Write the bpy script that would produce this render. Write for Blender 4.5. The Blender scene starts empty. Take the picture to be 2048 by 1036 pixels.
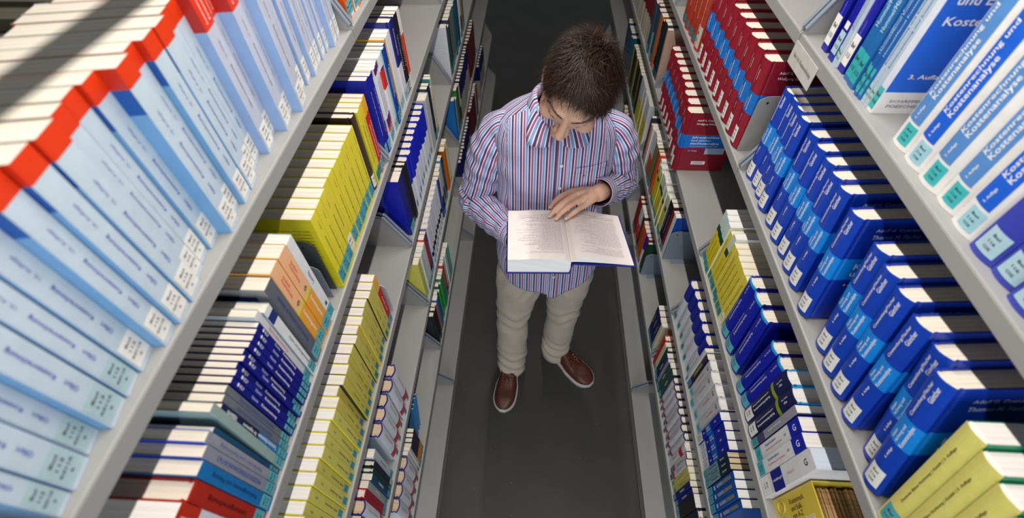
import bpy, bmesh, math, random
import numpy as np
from mathutils import Vector, Matrix

random.seed(7)
SC = bpy.context.scene
COL = SC.collection

# ------------------------------------------------------------------ camera
cam_d = bpy.data.cameras.new('camera')
cam = bpy.data.objects.new('camera', cam_d); COL.objects.link(cam)
cam_d.sensor_width = 36.0
cam_d.lens = 16.288
cam_d.clip_start = 0.02
_f = Vector((-0.04279, 0.62685, -0.77797)); _r = Vector((0.99863, 0.05019, -0.01449)); _u = Vector((-0.02996, 0.77752, 0.62814))
cam.matrix_world = Matrix(((_r.x, _u.x, -_f.x, -0.06623), (_r.y, _u.y, -_f.y, -0.92685), (_r.z, _u.z, -_f.z, 2.22459), (0, 0, 0, 1)))
cam_d.dof.use_dof = True
cam_d.dof.focus_distance = 1.25
cam_d.dof.aperture_fstop = 3.2
SC.camera = cam

# ------------------------------------------------------------------ world, lamps, exposure
world = bpy.data.worlds.new('world'); SC.world = world
world.use_nodes = True
bg = world.node_tree.nodes['Background']
bg.inputs[0].default_value = (0.90, 0.95, 1.0, 1)
bg.inputs[1].default_value = 0.15

def tube_lamp(x, y, z, length, power, width=0.035):
    ld = bpy.data.lights.new('fluorescent_tube', 'AREA')
    ld.shape = 'RECTANGLE'; ld.size = width; ld.size_y = length
    ld.energy = power; ld.color = (1.0, 0.95, 0.88)
    lo = bpy.data.objects.new('fluorescent_tube', ld); COL.objects.link(lo)
    lo.location = (x, y, z)
    return lo
tube_lamp(0.0, 0.0, 2.65, 2.3, 29.0, 0.020)  # assumed unseen tube, placed by where the shelf shadows fall
# assumed daylight: window added well behind the camera to light the reader's front
wl = bpy.data.lights.new('window_daylight', 'AREA'); wl.shape = 'RECTANGLE'; wl.size = 2.4; wl.size_y = 1.5
wl.energy = 52.0; wl.color = (0.86, 0.93, 1.0)
wlo = bpy.data.objects.new('window_daylight', wl); COL.objects.link(wlo)
wlo.location = (0.0, -3.28, 1.85); wlo.rotation_euler = (math.radians(90), 0, 0)

SC.view_settings.view_transform = 'Standard'
SC.view_settings.look = 'None'
SC.view_settings.exposure = 0.0
SC.view_settings.gamma = 1.0
SC.view_settings.use_curve_mapping = False

# ------------------------------------------------------------------ helpers
def lin(c):
    out = []
    for v in c[:3]:
        v = v / 255.0
        out.append(v / 12.92 if v <= 0.04045 else ((v + 0.055) / 1.055) ** 2.4)
    return tuple(out) + (1.0,)

MATS = {}
def mat(key, rgb, rough=0.45, metal=0.0, spec=0.5, var=0.06, scale=60.0, bump=0.0, coat=0.0, sheen=0.0, sss=0.0):
    """procedural painted / printed material: base colour with a fine noise in it"""
    if key in MATS: return MATS[key]
    m = bpy.data.materials.new(key); m.use_nodes = True
    nt = m.node_tree; b = nt.nodes['Principled BSDF']
    b.inputs['Roughness'].default_value = rough
    b.inputs['Metallic'].default_value = metal
    b.inputs['Specular IOR Level'].default_value = spec
    if coat: b.inputs['Coat Weight'].default_value = coat; b.inputs['Coat Roughness'].default_value = 0.12
    if sheen: b.inputs['Sheen Weight'].default_value = sheen
    if sss:
        b.inputs['Subsurface Weight'].default_value = sss
        b.inputs['Subsurface Radius'].default_value = (0.012, 0.005, 0.003); b.inputs['Subsurface Scale'].default_value = 0.5
    tc = nt.nodes.new('ShaderNodeTexCoord')
    nz = nt.nodes.new('ShaderNodeTexNoise'); nz.inputs['Scale'].default_value = scale; nz.inputs['Detail'].default_value = 3.0
    nt.links.new(tc.outputs['Object'], nz.inputs['Vector'])
    cr = nt.nodes.new('ShaderNodeValToRGB')
    L = lin(rgb)
    cr.color_ramp.elements[0].color = tuple(max(0, v * (1 - var)) for v in L[:3]) + (1,)
    cr.color_ramp.elements[1].color = tuple(min(1, v * (1 + var)) for v in L[:3]) + (1,)
    cr.color_ramp.elements[0].position = 0.3; cr.color_ramp.elements[1].position = 0.7
    nt.links.new(nz.outputs['Fac'], cr.inputs['Fac'])
    nt.links.new(cr.outputs['Color'], b.inputs['Base Color'])
    if bump:
        bp_ = nt.nodes.new('ShaderNodeBump'); bp_.inputs['Strength'].default_value = bump; bp_.inputs['Distance'].default_value = 0.002
        nt.links.new(nz.outputs['Fac'], bp_.inputs['Height']); nt.links.new(bp_.outputs['Normal'], b.inputs['Normal'])
    MATS[key] = m
    return m

def cmat(rgb, rough=0.42):
    return mat('cover_%d_%d_%d' % tuple(rgb[:3]), rgb, rough=rough, var=0.05, scale=45, coat=0.08, bump=0.03)

def ink(rgb):
    return mat('ink_%d_%d_%d' % tuple(rgb[:3]), rgb, rough=0.6, var=0.0)

def page_mat(key, rgb, dark=0.80, scale=520.0):
    """edges of a page block: fine lines along the sheets"""
    if key in MATS: return MATS[key]
    m = bpy.data.materials.new(key); m.use_nodes = True
    nt = m.node_tree; b = nt.nodes['Principled BSDF']
    b.inputs['Roughness'].default_value = 0.85; b.inputs['Specular IOR Level'].default_value = 0.15
    tc = nt.nodes.new('ShaderNodeTexCoord')
    mp = nt.nodes.new('ShaderNodeMapping'); mp.inputs['Scale'].default_value = (2.0, scale, 2.0)
    nz = nt.nodes.new('ShaderNodeTexNoise'); nz.inputs['Scale'].default_value = 1.0; nz.inputs['Detail'].default_value = 2.0
    nt.links.new(tc.outputs['Object'], mp.inputs['Vector']); nt.links.new(mp.outputs['Vector'], nz.inputs['Vector'])
    cr = nt.nodes.new('ShaderNodeValToRGB'); L = lin(rgb)
    cr.color_ramp.elements[0].color = tuple(v * dark for v in L[:3]) + (1,); cr.color_ramp.elements[0].position = 0.32
    cr.color_ramp.elements[1].color = L; cr.color_ramp.elements[1].position = 0.55
    nt.links.new(nz.outputs['Fac'], cr.inputs['Fac']); nt.links.new(cr.outputs['Color'], b.inputs['Base Color'])
    bm_ = nt.nodes.new('ShaderNodeBump'); bm_.inputs['Strength'].default_value = 0.25; bm_.inputs['Distance'].default_value = 0.001
    nt.links.new(nz.outputs['Fac'], bm_.inputs['Height']); nt.links.new(bm_.outputs['Normal'], b.inputs['Normal'])
    MATS[key] = m
    return m

def new_mesh(name, verts, faces, mats, fm=None, smooth=False, uvs=None):
    me = bpy.data.meshes.new(name)
    me.from_pydata([tuple(v) for v in verts], [], faces)
    for m in mats: me.materials.append(m)
    if fm is not None: me.polygons.foreach_set('material_index', fm)
    if uvs is not None:
        uv = me.uv_layers.new(name='UVMap')
        flat = np.array(uvs, dtype=np.float32).ravel()
        uv.data.foreach_set('uv', flat)
    if smooth: me.polygons.foreach_set('use_smooth', [True] * len(me.polygons))
    me.update()
    return me

def link(name, data, parent=None, loc=None):
    o = bpy.data.objects.new(name, data); COL.objects.link(o)
    if parent: o.parent = parent
    if loc: o.location = loc
    return o

def thing(name, label, cat, loc=(0, 0, 0), rot=(0, 0, 0), group=None):
    o = bpy.data.objects.new(name, None); COL.objects.link(o)
    o.empty_display_size = 0.05
    o.location = loc; o.rotation_euler = rot
    tag(o, label, cat, group)
    return o

def tag(o, label, cat, group=None):
    o['label'] = label; o['category'] = cat
    if group: o['group'] = group
    return o

class MB:
    """collects boxes, prisms and tubes into one mesh"""
    def __init__(s): s.v = []; s.f = []; s.m = []
    def add(s, verts, faces, mi=0):
        n = len(s.v); s.v += [tuple(v) for v in verts]
        s.f += [tuple(i + n for i in f) for f in faces]; s.m += [mi] * len(faces)
    def box(s, a, b, mi=0):
        x0, y0, z0 = a; x1, y1, z1 = b
        x0, x1 = min(x0, x1), max(x0, x1); y0, y1 = min(y0, y1), max(y0, y1); z0, z1 = min(z0, z1), max(z0, z1)
        s.add([(x0, y0, z0), (x1, y0, z0), (x1, y1, z0), (x0, y1, z0), (x0, y0, z1), (x1, y0, z1), (x1, y1, z1), (x0, y1, z1)],
              [(0, 3, 2, 1), (4, 5, 6, 7), (0, 1, 5, 4), (1, 2, 6, 5), (2, 3, 7, 6), (3, 0, 4, 7)], mi)
    def prism(s, poly, axis, a, b, mi=0):
        """poly: 2D points; extruded along axis between a and b"""
        def P(p, t):
            return {'x': (t, p[0], p[1]), 'y': (p[0], t, p[1]), 'z': (p[0], p[1], t)}[axis]
        n = len(poly)
        v = [P(p, a) for p in poly] + [P(p, b) for p in poly]
        f = [tuple(range(n - 1, -1, -1)), tuple(range(n, 2 * n))] + [(i, (i + 1) % n, n + (i + 1) % n, n + i) for i in range(n)]
        s.add(v, f, mi)
    def tube(s, pts, r, n=8, mi=0, cap=True):
        pts = [Vector(p) for p in pts]
        rr = r if hasattr(r, '__len__') else [r] * len(pts)
        rings = []; up = None
        for i, p in enumerate(pts):
            t = (pts[min(i + 1, len(pts) - 1)] - pts[max(i - 1, 0)]).normalized()
            if up is None:
                up = Vector((0, 0, 1)) if abs(t.z) < 0.9 else Vector((1, 0, 0))
            a = t.cross(up).normalized(); up = a.cross(t).normalized()
            rings.append([p + a * (math.cos(2 * math.pi * k / n) * rr[i]) + up * (math.sin(2 * math.pi * k / n) * rr[i]) for k in range(n)])
        v = [q for g in rings for q in g]
        f = [(i * n + k, i * n + (k + 1) % n, (i + 1) * n + (k + 1) % n, (i + 1) * n + k) for i in range(len(pts) - 1) for k in range(n)]
        if cap: f += [tuple(range(n - 1, -1, -1)), tuple(range((len(pts) - 1) * n, len(pts) * n))]
        s.add(v, f, mi)
    def mesh(s, name, mats, smooth=False):
        me = new_mesh(name, s.v, s.f, mats if isinstance(mats, (list, tuple)) else [mats], s.m, smooth)
        bm = bmesh.new(); bm.from_mesh(me); bmesh.ops.recalc_face_normals(bm, faces=bm.faces); bm.to_mesh(me); bm.free()
        return me
    def build(s, name, mats, parent=None, loc=None, smooth=False, bevel=0):
        o = link(name, s.mesh(name, mats, smooth), parent, loc)
        if bevel:
            bv = o.modifiers.new('bevel', 'BEVEL'); bv.width = bevel; bv.segments = 2; bv.limit_method = 'ANGLE'
        return o

FONT_CACHE = {}
def text_verts(txt):
    """flat lettering as (verts, faces), 1 unit tall baseline at 0, width as the built-in font gives it"""
    if txt in FONT_CACHE: return FONT_CACHE[txt]
    cu = bpy.data.curves.new('lettering', 'FONT'); cu.body = txt; cu.size = 1.0; cu.resolution_u = 2; cu.space_line = 0.95; cu.offset = 0.011
    o = bpy.data.objects.new('lettering', cu); COL.objects.link(o)
    bpy.context.view_layer.update()
    dg = bpy.context.evaluated_depsgraph_get()
    me = bpy.data.meshes.new_from_object(o.evaluated_get(dg))
    v = [tuple(x.co) for x in me.vertices]; f = [tuple(p.vertices) for p in me.polygons]
    bpy.data.objects.remove(o); bpy.data.curves.remove(cu); bpy.data.meshes.remove(me)
    xs = [p[0] for p in v] or [0]; ys = [p[1] for p in v] or [0]
    cx = (min(xs) + max(xs)) / 2; cy = (min(ys) + max(ys)) / 2
    w = max(xs) - min(xs); h = max(ys) - min(ys)
    v = [((p[0] - cx), (p[1] - cy)) for p in v]
    FONT_CACHE[txt] = (v, f, w, h)
    return FONT_CACHE[txt]

# ------------------------------------------------------------------ the setting: floor, shelving
A_ = 0.440            # half the aisle, to the shelf lips
BACK = 0.690
PITCH = 0.3336
LIPZ = [0.093] + [0.437 + PITCH * k for k in range(5)]      # lower edge of each shelf's lip
TOP = [z + 0.025 for z in LIPZ]; TOP[0] = 0.098
BAY = 0.93

def floor_mat():
    m = bpy.data.materials.new('floor_vinyl'); m.use_nodes = True
    nt = m.node_tree; b = nt.nodes['Principled BSDF']
    b.inputs['Roughness'].default_value = 0.52; b.inputs['Specular IOR Level'].default_value = 0.35
    tc = nt.nodes.new('ShaderNodeTexCoord')
    n1 = nt.nodes.new('ShaderNodeTexNoise'); n1.inputs['Scale'].default_value = 4.0; n1.inputs['Detail'].default_value = 6
    n2 = nt.nodes.new('ShaderNodeTexNoise'); n2.inputs['Scale'].default_value = 260.0; n2.inputs['Detail'].default_value = 2
    mx = nt.nodes.new('ShaderNodeMath'); mx.operation = 'MULTIPLY_ADD'; mx.inputs[1].default_value = 0.5
    nt.links.new(tc.outputs['Object'], n1.inputs['Vector']); nt.links.new(tc.outputs['Object'], n2.inputs['Vector'])
    nt.links.new(n2.outputs['Fac'], mx.inputs[0])
    mu = nt.nodes.new('ShaderNodeMath'); mu.operation = 'MULTIPLY'; mu.inputs[1].default_value = 0.5
    nt.links.new(n1.outputs['Fac'], mu.inputs[0]); nt.links.new(mu.outputs[0], mx.inputs[2])
    cr = nt.nodes.new('ShaderNodeValToRGB')
    cr.color_ramp.elements[0].position = 0.3; cr.color_ramp.elements[0].color = lin((56, 56, 54))
    cr.color_ramp.elements[1].position = 0.72; cr.color_ramp.elements[1].color = lin((74, 73, 69))
    # small pale scuffs
    vo = nt.nodes.new('ShaderNodeTexVoronoi'); vo.inputs['Scale'].default_value = 16.0
    nt.links.new(tc.outputs['Object'], vo.inputs['Vector'])
    lt = nt.nodes.new('ShaderNodeMath'); lt.operation = 'LESS_THAN'; lt.inputs[1].default_value = 0.045
    nt.links.new(vo.outputs['Distance'], lt.inputs[0])
    mm = nt.nodes.new('ShaderNodeMath'); mm.operation = 'MULTIPLY'; mm.inputs[1].default_value = 0.35
    nt.links.new(lt.outputs[0], mm.inputs[0])
    mixc = nt.nodes.new('ShaderNodeMixRGB'); mixc.inputs[2].default_value = lin((135, 135, 132))
    nt.links.new(mx.outputs[0], cr.inputs['Fac']); nt.links.new(cr.outputs['Color'], mixc.inputs[1]); nt.links.new(mm.outputs[0], mixc.inputs[0])
    nt.links.new(mixc.outputs['Color'], b.inputs['Base Color'])
    bm_ = nt.nodes.new('ShaderNodeBump'); bm_.inputs['Strength'].default_value = 0.15; bm_.inputs['Distance'].default_value = 0.001
    nt.links.new(n2.outputs['Fac'], bm_.inputs['Height']); nt.links.new(bm_.outputs['Normal'], b.inputs['Normal'])
    return m

mb = MB(); mb.box((-3, -4, -0.1), (3, 9, 0.0))
floor = mb.build('floor', floor_mat()); floor['kind'] = 'structure'

METAL = mat('grey_painted_steel', (156, 155, 152), rough=0.40, spec=0.45, var=0.025, scale=9, bump=0.02)
METAL_D = mat('dark_rubber_edge', (38, 40, 44), rough=0.6)
STEEL_BLUE = mat('blue_grey_steel', (128, 138, 150), rough=0.4, var=0.03, scale=12)

def shelf_mesh(s, level, y0, y1):
    """a steel tray: deck, folded front lip, rear upstand. s = -1 left, 1 right"""
    z = TOP[level]; lz = LIPZ[level]
    m = MB()
    e = 0.0015
    if level == 0:
        front = A_ - 0.016
        m.box((s * front, y0 + e, 0.030), (s * (front + 0.0015), y1 - e, z))              # kick plate
        m.box((s * front, y0 + e, z - 0.0015), (s * BACK, y1 - e, z))
    else:
        # cross-section of deck and lip with a rounded front edge
        prof = [(s * A_, lz), (s * A_, z - 0.003), (s * (A_ + 0.0009), z - 0.0009), (s * (A_ + 0.003), z), (s * BACK, z), (s * BACK, z + 0.012),
                (s * (BACK - 0.0012), z + 0.012), (s * (BACK - 0.0012), z + 0.0002), (s * (BACK - 0.0012), z - 0.0015), (s * (A_ + 0.0015), z - 0.0015), (s * (A_ + 0.0015), lz + 0.0015),
                (s * (A_ + 0.016), lz + 0.0015), (s * (A_ + 0.016), lz)]
        m.prism(prof, 'y', y0 + e, y1 - e)
    return m.mesh('shelf', METAL)

def plate_mesh(s, level):
    """end plate of a shelf: low at the lip, rising steeply to the back, with a folded rim"""
    lz = LIPZ[level]
    h = 0.150 if level else 0.10
    x0 = A_ if level else A_ - 0.014
    m = MB()
    out = [(s * x0, lz), (s * (x0 + 0.001), lz + 0.035), (s * (x0 + 0.062), lz + h), (s * (x0 + 0.075), lz + h + 0.008), (s * (BACK - 0.003), lz + h + 0.012), (s * (BACK - 0.003), lz)]
    m.prism(out, 'y', -0.0012, 0.0012, 0)
    # folded rim along the sloping edge
    for a, b in ((out[1], out[2]), (out[2], out[4])):
        dx, dz = b[0] - a[0], b[1] - a[1]; L = math.hypot(dx, dz); nx, nz = -dz / L * 0.0016, dx / L * 0.0016
        m.prism([(a[0] - nx, a[1] - nz), (b[0] - nx, b[1] - nz), (b[0] + nx, b[1] + nz), (a[0] + nx, a[1] + nz)], 'y', -0.0045, 0.0045, 1)
    return m.mesh('end_plate', [METAL, STEEL_BLUE])

side_word = {-1: 'left', 1: 'right'}
bay_word = {-1: 'nearest the camera', 0: 'beside the reader', 1: 'behind the reader', 2: 'at the far dark end of the aisle'}
CASES = {}
plates = {(s, k): plate_mesh(s, k) for s in (-1, 1) for k in range(6)}
for s in (-1, 1):
    for b in (-1, 0, 1, 2):
        if s == 1 and b == 2: pass
        y0, y1 = b * BAY, (b + 1) * BAY
        c = thing('bookcase', 'grey steel bookcase section on the %s side, %s' % (side_word[s], bay_word[b]), 'bookcase', group='steel library bookcases along the aisle')
        CASES[(s, b)] = c
        for k in range(6):
            link('shelf', shelf_mesh(s, k, y0, y1), c)
            for yy in (y0 + 0.007, y1 - 0.007):
                link('end_plate', plates[(s, k)], c, (0, yy, 0))
        m = MB()
        m.box((s * (BACK + 0.001), y0 + 0.002, 0.02), (s * (BACK + 0.004), y1 - 0.002, 1.80))
        m.build('back_panel', METAL, c)
        for yy in (y0, y1):
            m = MB(); ya, yb = (yy + 0.002, yy + 0.022) if yy == y0 else (yy - 0.022, yy - 0.002)
            m.box((s * (BACK + 0.005), ya, 0.0), (s * (BACK + 0.045), yb, 1.86)); m.build('upright', METAL, c)
        m = MB(); m.box((s * (A_ - 0.002), y0 + 0.001, 0.0), (s * (A_ + 0.01), y1 - 0.001, 0.030)); m.build('plinth', METAL_D, c)

# assumed fluorescent fitting over the aisle and added shadow rail, unseen above the camera
fx = thing('ceiling_light', 'assumed long white fluorescent fitting hung over the middle of the aisle', 'light', (0.0, 0.0, 2.65))
m = MB(); m.prism([(-0.035, 0.012), (0.035, 0.012), (0.028, 0.055), (-0.028, 0.055)], 'y', -1.2, 1.2); m.build('housing', mat('white_enamel', (235, 235, 232), rough=0.35), fx)
for yy in (-0.9, 0.9):
    m = MB(); m.tube([(0, yy, 0.055), (0, yy, 0.33)], 0.003); m.build('hanger', METAL, fx)
# wall behind the camera with the assumed window, added for its daylight
m = MB()
for a, b in (((-3, -3.45, 0), (-1.25, -3.33, 3.0)), ((1.25, -3.45, 0), (3, -3.33, 3.0)), ((-1.25, -3.45, 0), (1.25, -3.33, 1.05)), ((-1.25, -3.45, 2.65), (1.25, -3.33, 3.0))): m.box(a, b)
wb = m.build('wall_back', mat('wall_paint', (214, 212, 206), rough=0.85)); wb['kind'] = 'structure'
win = bpy.data.objects.new('window_1', None); COL.objects.link(win); win['kind'] = 'structure'
m = MB()
for a, b in (((-1.25, -3.42, 1.05), (1.25, -3.36, 1.11)), ((-1.25, -3.42, 2.59), (1.25, -3.36, 2.65)), ((-1.25, -3.42, 1.11), (-1.19, -3.36, 2.59)), ((1.19, -3.42, 1.11), (1.25, -3.36, 2.59)), ((-0.03, -3.42, 1.11), (0.03, -3.36, 2.59))): m.box(a, b)
m.build('window_frame', mat('white_enamel', (235, 235, 232), rough=0.35), win)
cd = thing('conduit', 'thin grey unseen rail, assumed above the left shelves to cast a shadow band', 'conduit', (-0.284, -0.15, 2.30))  # assumed rail, added only to cast the dark band on the top books
m = MB(); m.box((-0.0110, -1.1, -0.006), (0.0110, 1.1, 0.006)); m.build('rail', METAL, cd, bevel=0.002)
for yy in (-0.9, 0.9):
    m = MB(); m.tube([(0, yy, 0.006), (0, yy, 0.68)], 0.003); m.build('hanger', METAL, cd)
# ------------------------------------------------------------------ books
CREAM = page_mat('pages_cream', (238, 228, 212))
WHITE_P = page_mat('pages_white', (238, 234, 228), dark=0.86)
TAN_P = page_mat('pages_tan', (216, 190, 158))
GREY_P = page_mat('pages_grey', (205, 200, 190))
STRIPE_P = page_mat('pages_striped', (240, 230, 214), dark=0.66, scale=130)

WHT = (240, 238, 232); TURQ = (88, 176, 190); PALE = (165, 200, 205); TEAL_L = (40, 150, 158)
KIND = {}

class Spec:
    def __init__(s, H=0.205, D=0.16, T=0.025, hard=False, rnd=0.0, bands=None, col=(200, 200, 200), board=None, pages=CREAM, titles=(), label=None,
                 fronts=(), call='Bwl\n113', desc='book', name='paperback_book', inset=None, headband=None, rim=None, panel=None):
        s.rim = rim; s.panel = panel
        s.H, s.D, s.T, s.hard, s.rnd = H, D, T, hard, rnd
        s.col = col; s.board = board or col
        s.bands = bands or []          # (z0, z1, spine colour, board colour)
        s.pages, s.titles, s.label, s.fronts, s.call, s.desc, s.name = pages, titles, label, fronts, call, desc, name
        s.headband = headband
        s.cache = None

def spine_x(sp, y):
    t = min(1.0, abs(2 * y / sp.T))
    return sp.rnd * (1 - t * t)

def build_kind(sp):
    """meshes of a book standing with its spine at x = 0 facing +x"""
    if sp.cache: return sp.cache
    H, D, T = sp.H, sp.D, sp.T
    c = 0.0025 if sp.hard else 0.0007
    ov = 0.003 if sp.hard else 0.0          # boards stand proud of the pages
    h = T / 2
    # outer path in plan: fore-edge near side -> spine -> fore-edge far side
    ns = 6 if sp.rnd else 3
    r = min(0.0012, T * 0.12)
    path = [(-D, -h)]
    if sp.hard: path += [(-0.011, -h), (-0.0075, -h + 0.0018), (-0.004, -h)]
    if sp.rnd:
        for i in range(ns + 1):
            y = -h + T * i / ns
            path.append((spine_x(sp, y), y))
    else:
        path += [(-r, -h), (0, -h + r), (0, h - r), (-r, h)]
    if sp.hard: path += [(-0.004, h), (-0.0075, h - 0.0018), (-0.011, h)]
    path += [(-D, h)]
    n = len(path)
    inner = []
    for i, (x, y) in enumerate(path):
        a = path[max(i - 1, 0)]; b = path[min(i + 1, n - 1)]
        dx, dy = b[0] - a[0], b[1] - a[1]; L = math.hypot(dx, dy) or 1
        inner.append((x - dy / L * c, y + dx / L * c))
    zs = sorted(set([0.0, H] + [z for bd in sp.bands for z in bd[:2]]))
    mats = []; idx = {}
    def mi(rgb):
        if rgb not in idx: idx[rgb] = len(mats); mats.append(cmat(rgb))
        return idx[rgb]
    V = []; F = []; FM = []
    for z in zs:
        V += [(p[0], p[1], z) for p in path] + [(p[0], p[1], z) for p in inner]
    def seg_is_spine(i): return path[i][0] > -0.0035 and path[i + 1][0] > -0.0035
    for k in range(len(zs) - 1):
        zm = (zs[k] + zs[k + 1]) / 2
        cs, cb = sp.col, sp.board
        for b in sp.bands:
            if b[0] <= zm <= b[1]: cs, cb = b[2], b[3] if len(b) > 3 and b[3] else b[2]
        o0 = k * 2 * n; o1 = (k + 1) * 2 * n
        for i in range(n - 1):
            F.append((o0 + i, o0 + i + 1, o1 + i + 1, o1 + i)); FM.append(mi(cs if seg_is_spine(i) else cb))
            F.append((o0 + n + i + 1, o0 + n + i, o1 + n + i, o1 + n + i + 1)); FM.append(mi(sp.rim or cb))
        for i in (0, n - 1):
            F.append((o0 + i, o1 + i, o1 + n + i, o0 + n + i)); FM.append(mi(cb))
        if k == 0:
            for i in range(n - 1): F.append((i + 1, i, n + i, n + i + 1)); FM.append(mi(cb))
        if k == len(zs) - 2:
            for i in range(n - 1): F.append((o1 + i, o1 + i + 1, o1 + n + i + 1, o1 + n + i)); FM.append(mi(sp.rim if sp.rim else cb if not seg_is_spine(i) else cs))
    cover = new_mesh('cover', V, F, mats, FM)
    # page block following the inside of the spine
    z0, z1 = ov, H - (ov if sp.hard else 0.0006)
    lim = 0.0006
    pl = []
    for i, (x, y) in enumerate(inner):
        yy = max(-h + c + lim, min(h - c - lim, y))
        xx = max(x - 0.0008, -D + ov + 0.0006)
        if i in (0, n - 1): xx = -D + ov + 0.0008
        pl.append((xx, yy))
    # drop points where the hinge would fold the outline back
    outl = [pl[0]] + [p for p in pl[1:-1] if p[0] > -0.006 or not sp.hard] + [pl[-1]]
    mbp = MB(); mbp.prism(outl, 'z', z0, z1)
    pages = mbp.mesh('pages', sp.pages)
    parts = [('cover', cover, None), ('pages', pages, None)]
    # lettering on the spine
    tv, tf, tm, tmats = [], [], [], []
    def on_spine(txt, zc, length, height, rgb, yoff=0.0, flip=False, lift=0.0005, store=None, upright=False):
        v, f, w, hh = text_verts(txt)
        if not v: return
        sx = length / w; sy = height / hh
        V_, F_, M_, MM_ = store if store is not None else (tv, tf, tm, tmats)
        im = ink(rgb)
        if im not in MM_: MM_.append(im)
        n0 = len(V_)
        for (a, b) in v:
            a *= sx; b *= sy
            if upright: y, z = a + yoff, zc + b
            elif flip: y, z = yoff + b, zc - a
            else: y, z = yoff - b, zc + a
            V_.append((spine_x(sp, y) + lift, y, z))
        for ff in f: F_.append(tuple(i + n0 for i in ff)); M_.append(MM_.index(im))
    for t in sp.titles: on_spine(*t)
    if tv: parts.append(('spine_lettering', new_mesh('spine_lettering', tv, tf, tmats, tm), None))
    # lettering and printed panels on the boards: (side, kind, ...)
    fv, ff_, fm_, fmats = [], [], [], []
    for fr in sp.fronts:
        side = fr[0]                                    # -1 or 1: board at y = side*h
        yb = side * (h + 0.0005)
        if fr[1] == 'text':
            _, _, txt, x0, zc, length, height, rgb = fr
            v, f, w, hh = text_verts(txt); im = ink(rgb)
            if im not in fmats: fmats.append(im)
            n0 = len(fv)
            for (a, b) in v:
                a = (a / w) * length + length / 2; b = b / hh * height
                xx = (-x0 - a) if side > 0 else (-x0 - length + a)
                fv.append((xx, yb, zc + b))
            for q in f: ff_.append(tuple(i + n0 for i in q)); fm_.append(fmats.index(im))
        else:
            _, _, xa, xb, za, zb, rgb = fr
            im = ink(rgb)
            if im not in fmats: fmats.append(im)
            n0 = len(fv); yq = side * (h + 0.0003)
            fv += [(-xa, yq, za), (-xb, yq, za), (-xb, yq, zb), (-xa, yq, zb)]
            ff_.append((n0, n0 + 1, n0 + 2, n0 + 3) if side < 0 else (n0 + 3, n0 + 2, n0 + 1, n0)); fm_.append(fmats.index(im))
    if fv: parts.append(('board_print', new_mesh('board_print', fv, ff_, fmats, fm_), None))
    if sp.headband:
        mh = MB(); mh.box((-0.004, -h + c + 0.001, z1), (-0.0015, h - c - 0.001, z1 + 0.0015)); parts.append(('headband', mh.mesh('headband', ink(sp.headband)), None))
    if sp.panel:
        rgb, za, zb, ya, yb = sp.panel; wv, wf = [], []
        for i in range(9):
            y = ya + (yb - ya) * i / 8; x = spine_x(sp, y) + 0.0003; wv += [(x, y, za), (x, y, zb)]
        for i in range(8): wf.append((2 * i, 2 * i + 2, 2 * i + 3, 2 * i + 1))
        parts.append(('spine_panel', new_mesh('spine_panel', wv, wf, [cmat(rgb)]), None))
    # call-number label
    if sp.label:
        rgb, za, zb = sp.label[:3]
        wv, wf = [], []
        hw = h - 0.0012 if len(sp.label) < 4 else sp.label[3] / 2
        ny = 6
        for i in range(ny + 1):
            y = -hw + 2 * hw * i / ny
            x = spine_x(sp, y) + 0.0004
            wv += [(x, y, za), (x, y, zb)]
        for i in range(ny): wf.append((2 * i, 2 * i + 2, 2 * i + 3, 2 * i + 1))
        lab = new_mesh('spine_label', wv, wf, [mat('label_%d_%d_%d' % rgb, rgb, rough=0.55, var=0.05, scale=90)])
        parts.append(('spine_label', lab, None))
        lines = sp.call.split('\n'); st = ([], [], [], [])
        zz = (zb - za) / (len(lines) + 1.0)
        for j, ln in enumerate(lines):
            on_spine(ln, zb - zz * (j + 1), min(hw * 1.5, 0.0034 * len(ln)), zz * 0.46, (58, 60, 64), 0, False, 0.0009, st, True)
        parts.append(('call_number', new_mesh('call_number', st[0], st[1], st[3], st[2]), 'spine_label'))
    sp.cache = parts
    return parts

ORD = ['first', 'second', 'third', 'fourth', 'fifth', 'sixth', 'seventh', 'eighth', 'ninth', 'tenth', 'eleventh', 'twelfth', 'thirteenth', 'fourteenth',
       'fifteenth', 'sixteenth', 'seventeenth', 'eighteenth', 'nineteenth', 'twentieth', 'twenty-first', 'twenty-second', 'twenty-third', 'twenty-fourth', 'twenty-fifth', 'twenty-sixth',
       'twenty-seventh', 'twenty-eighth']
LEV = {5: 'top', 4: 'second', 3: 'third', 2: 'fourth', 1: 'fifth'}
COUNT = {}
PENDING = []
def place(side, level, kind, y, T=None, x=None, lean=0.0, hs=1.0, desc=None, zadd=0.0, yaw=0.0):
    PENDING.append((side, level, kind, y, T, x, lean, hs, desc, zadd, yaw))

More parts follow.
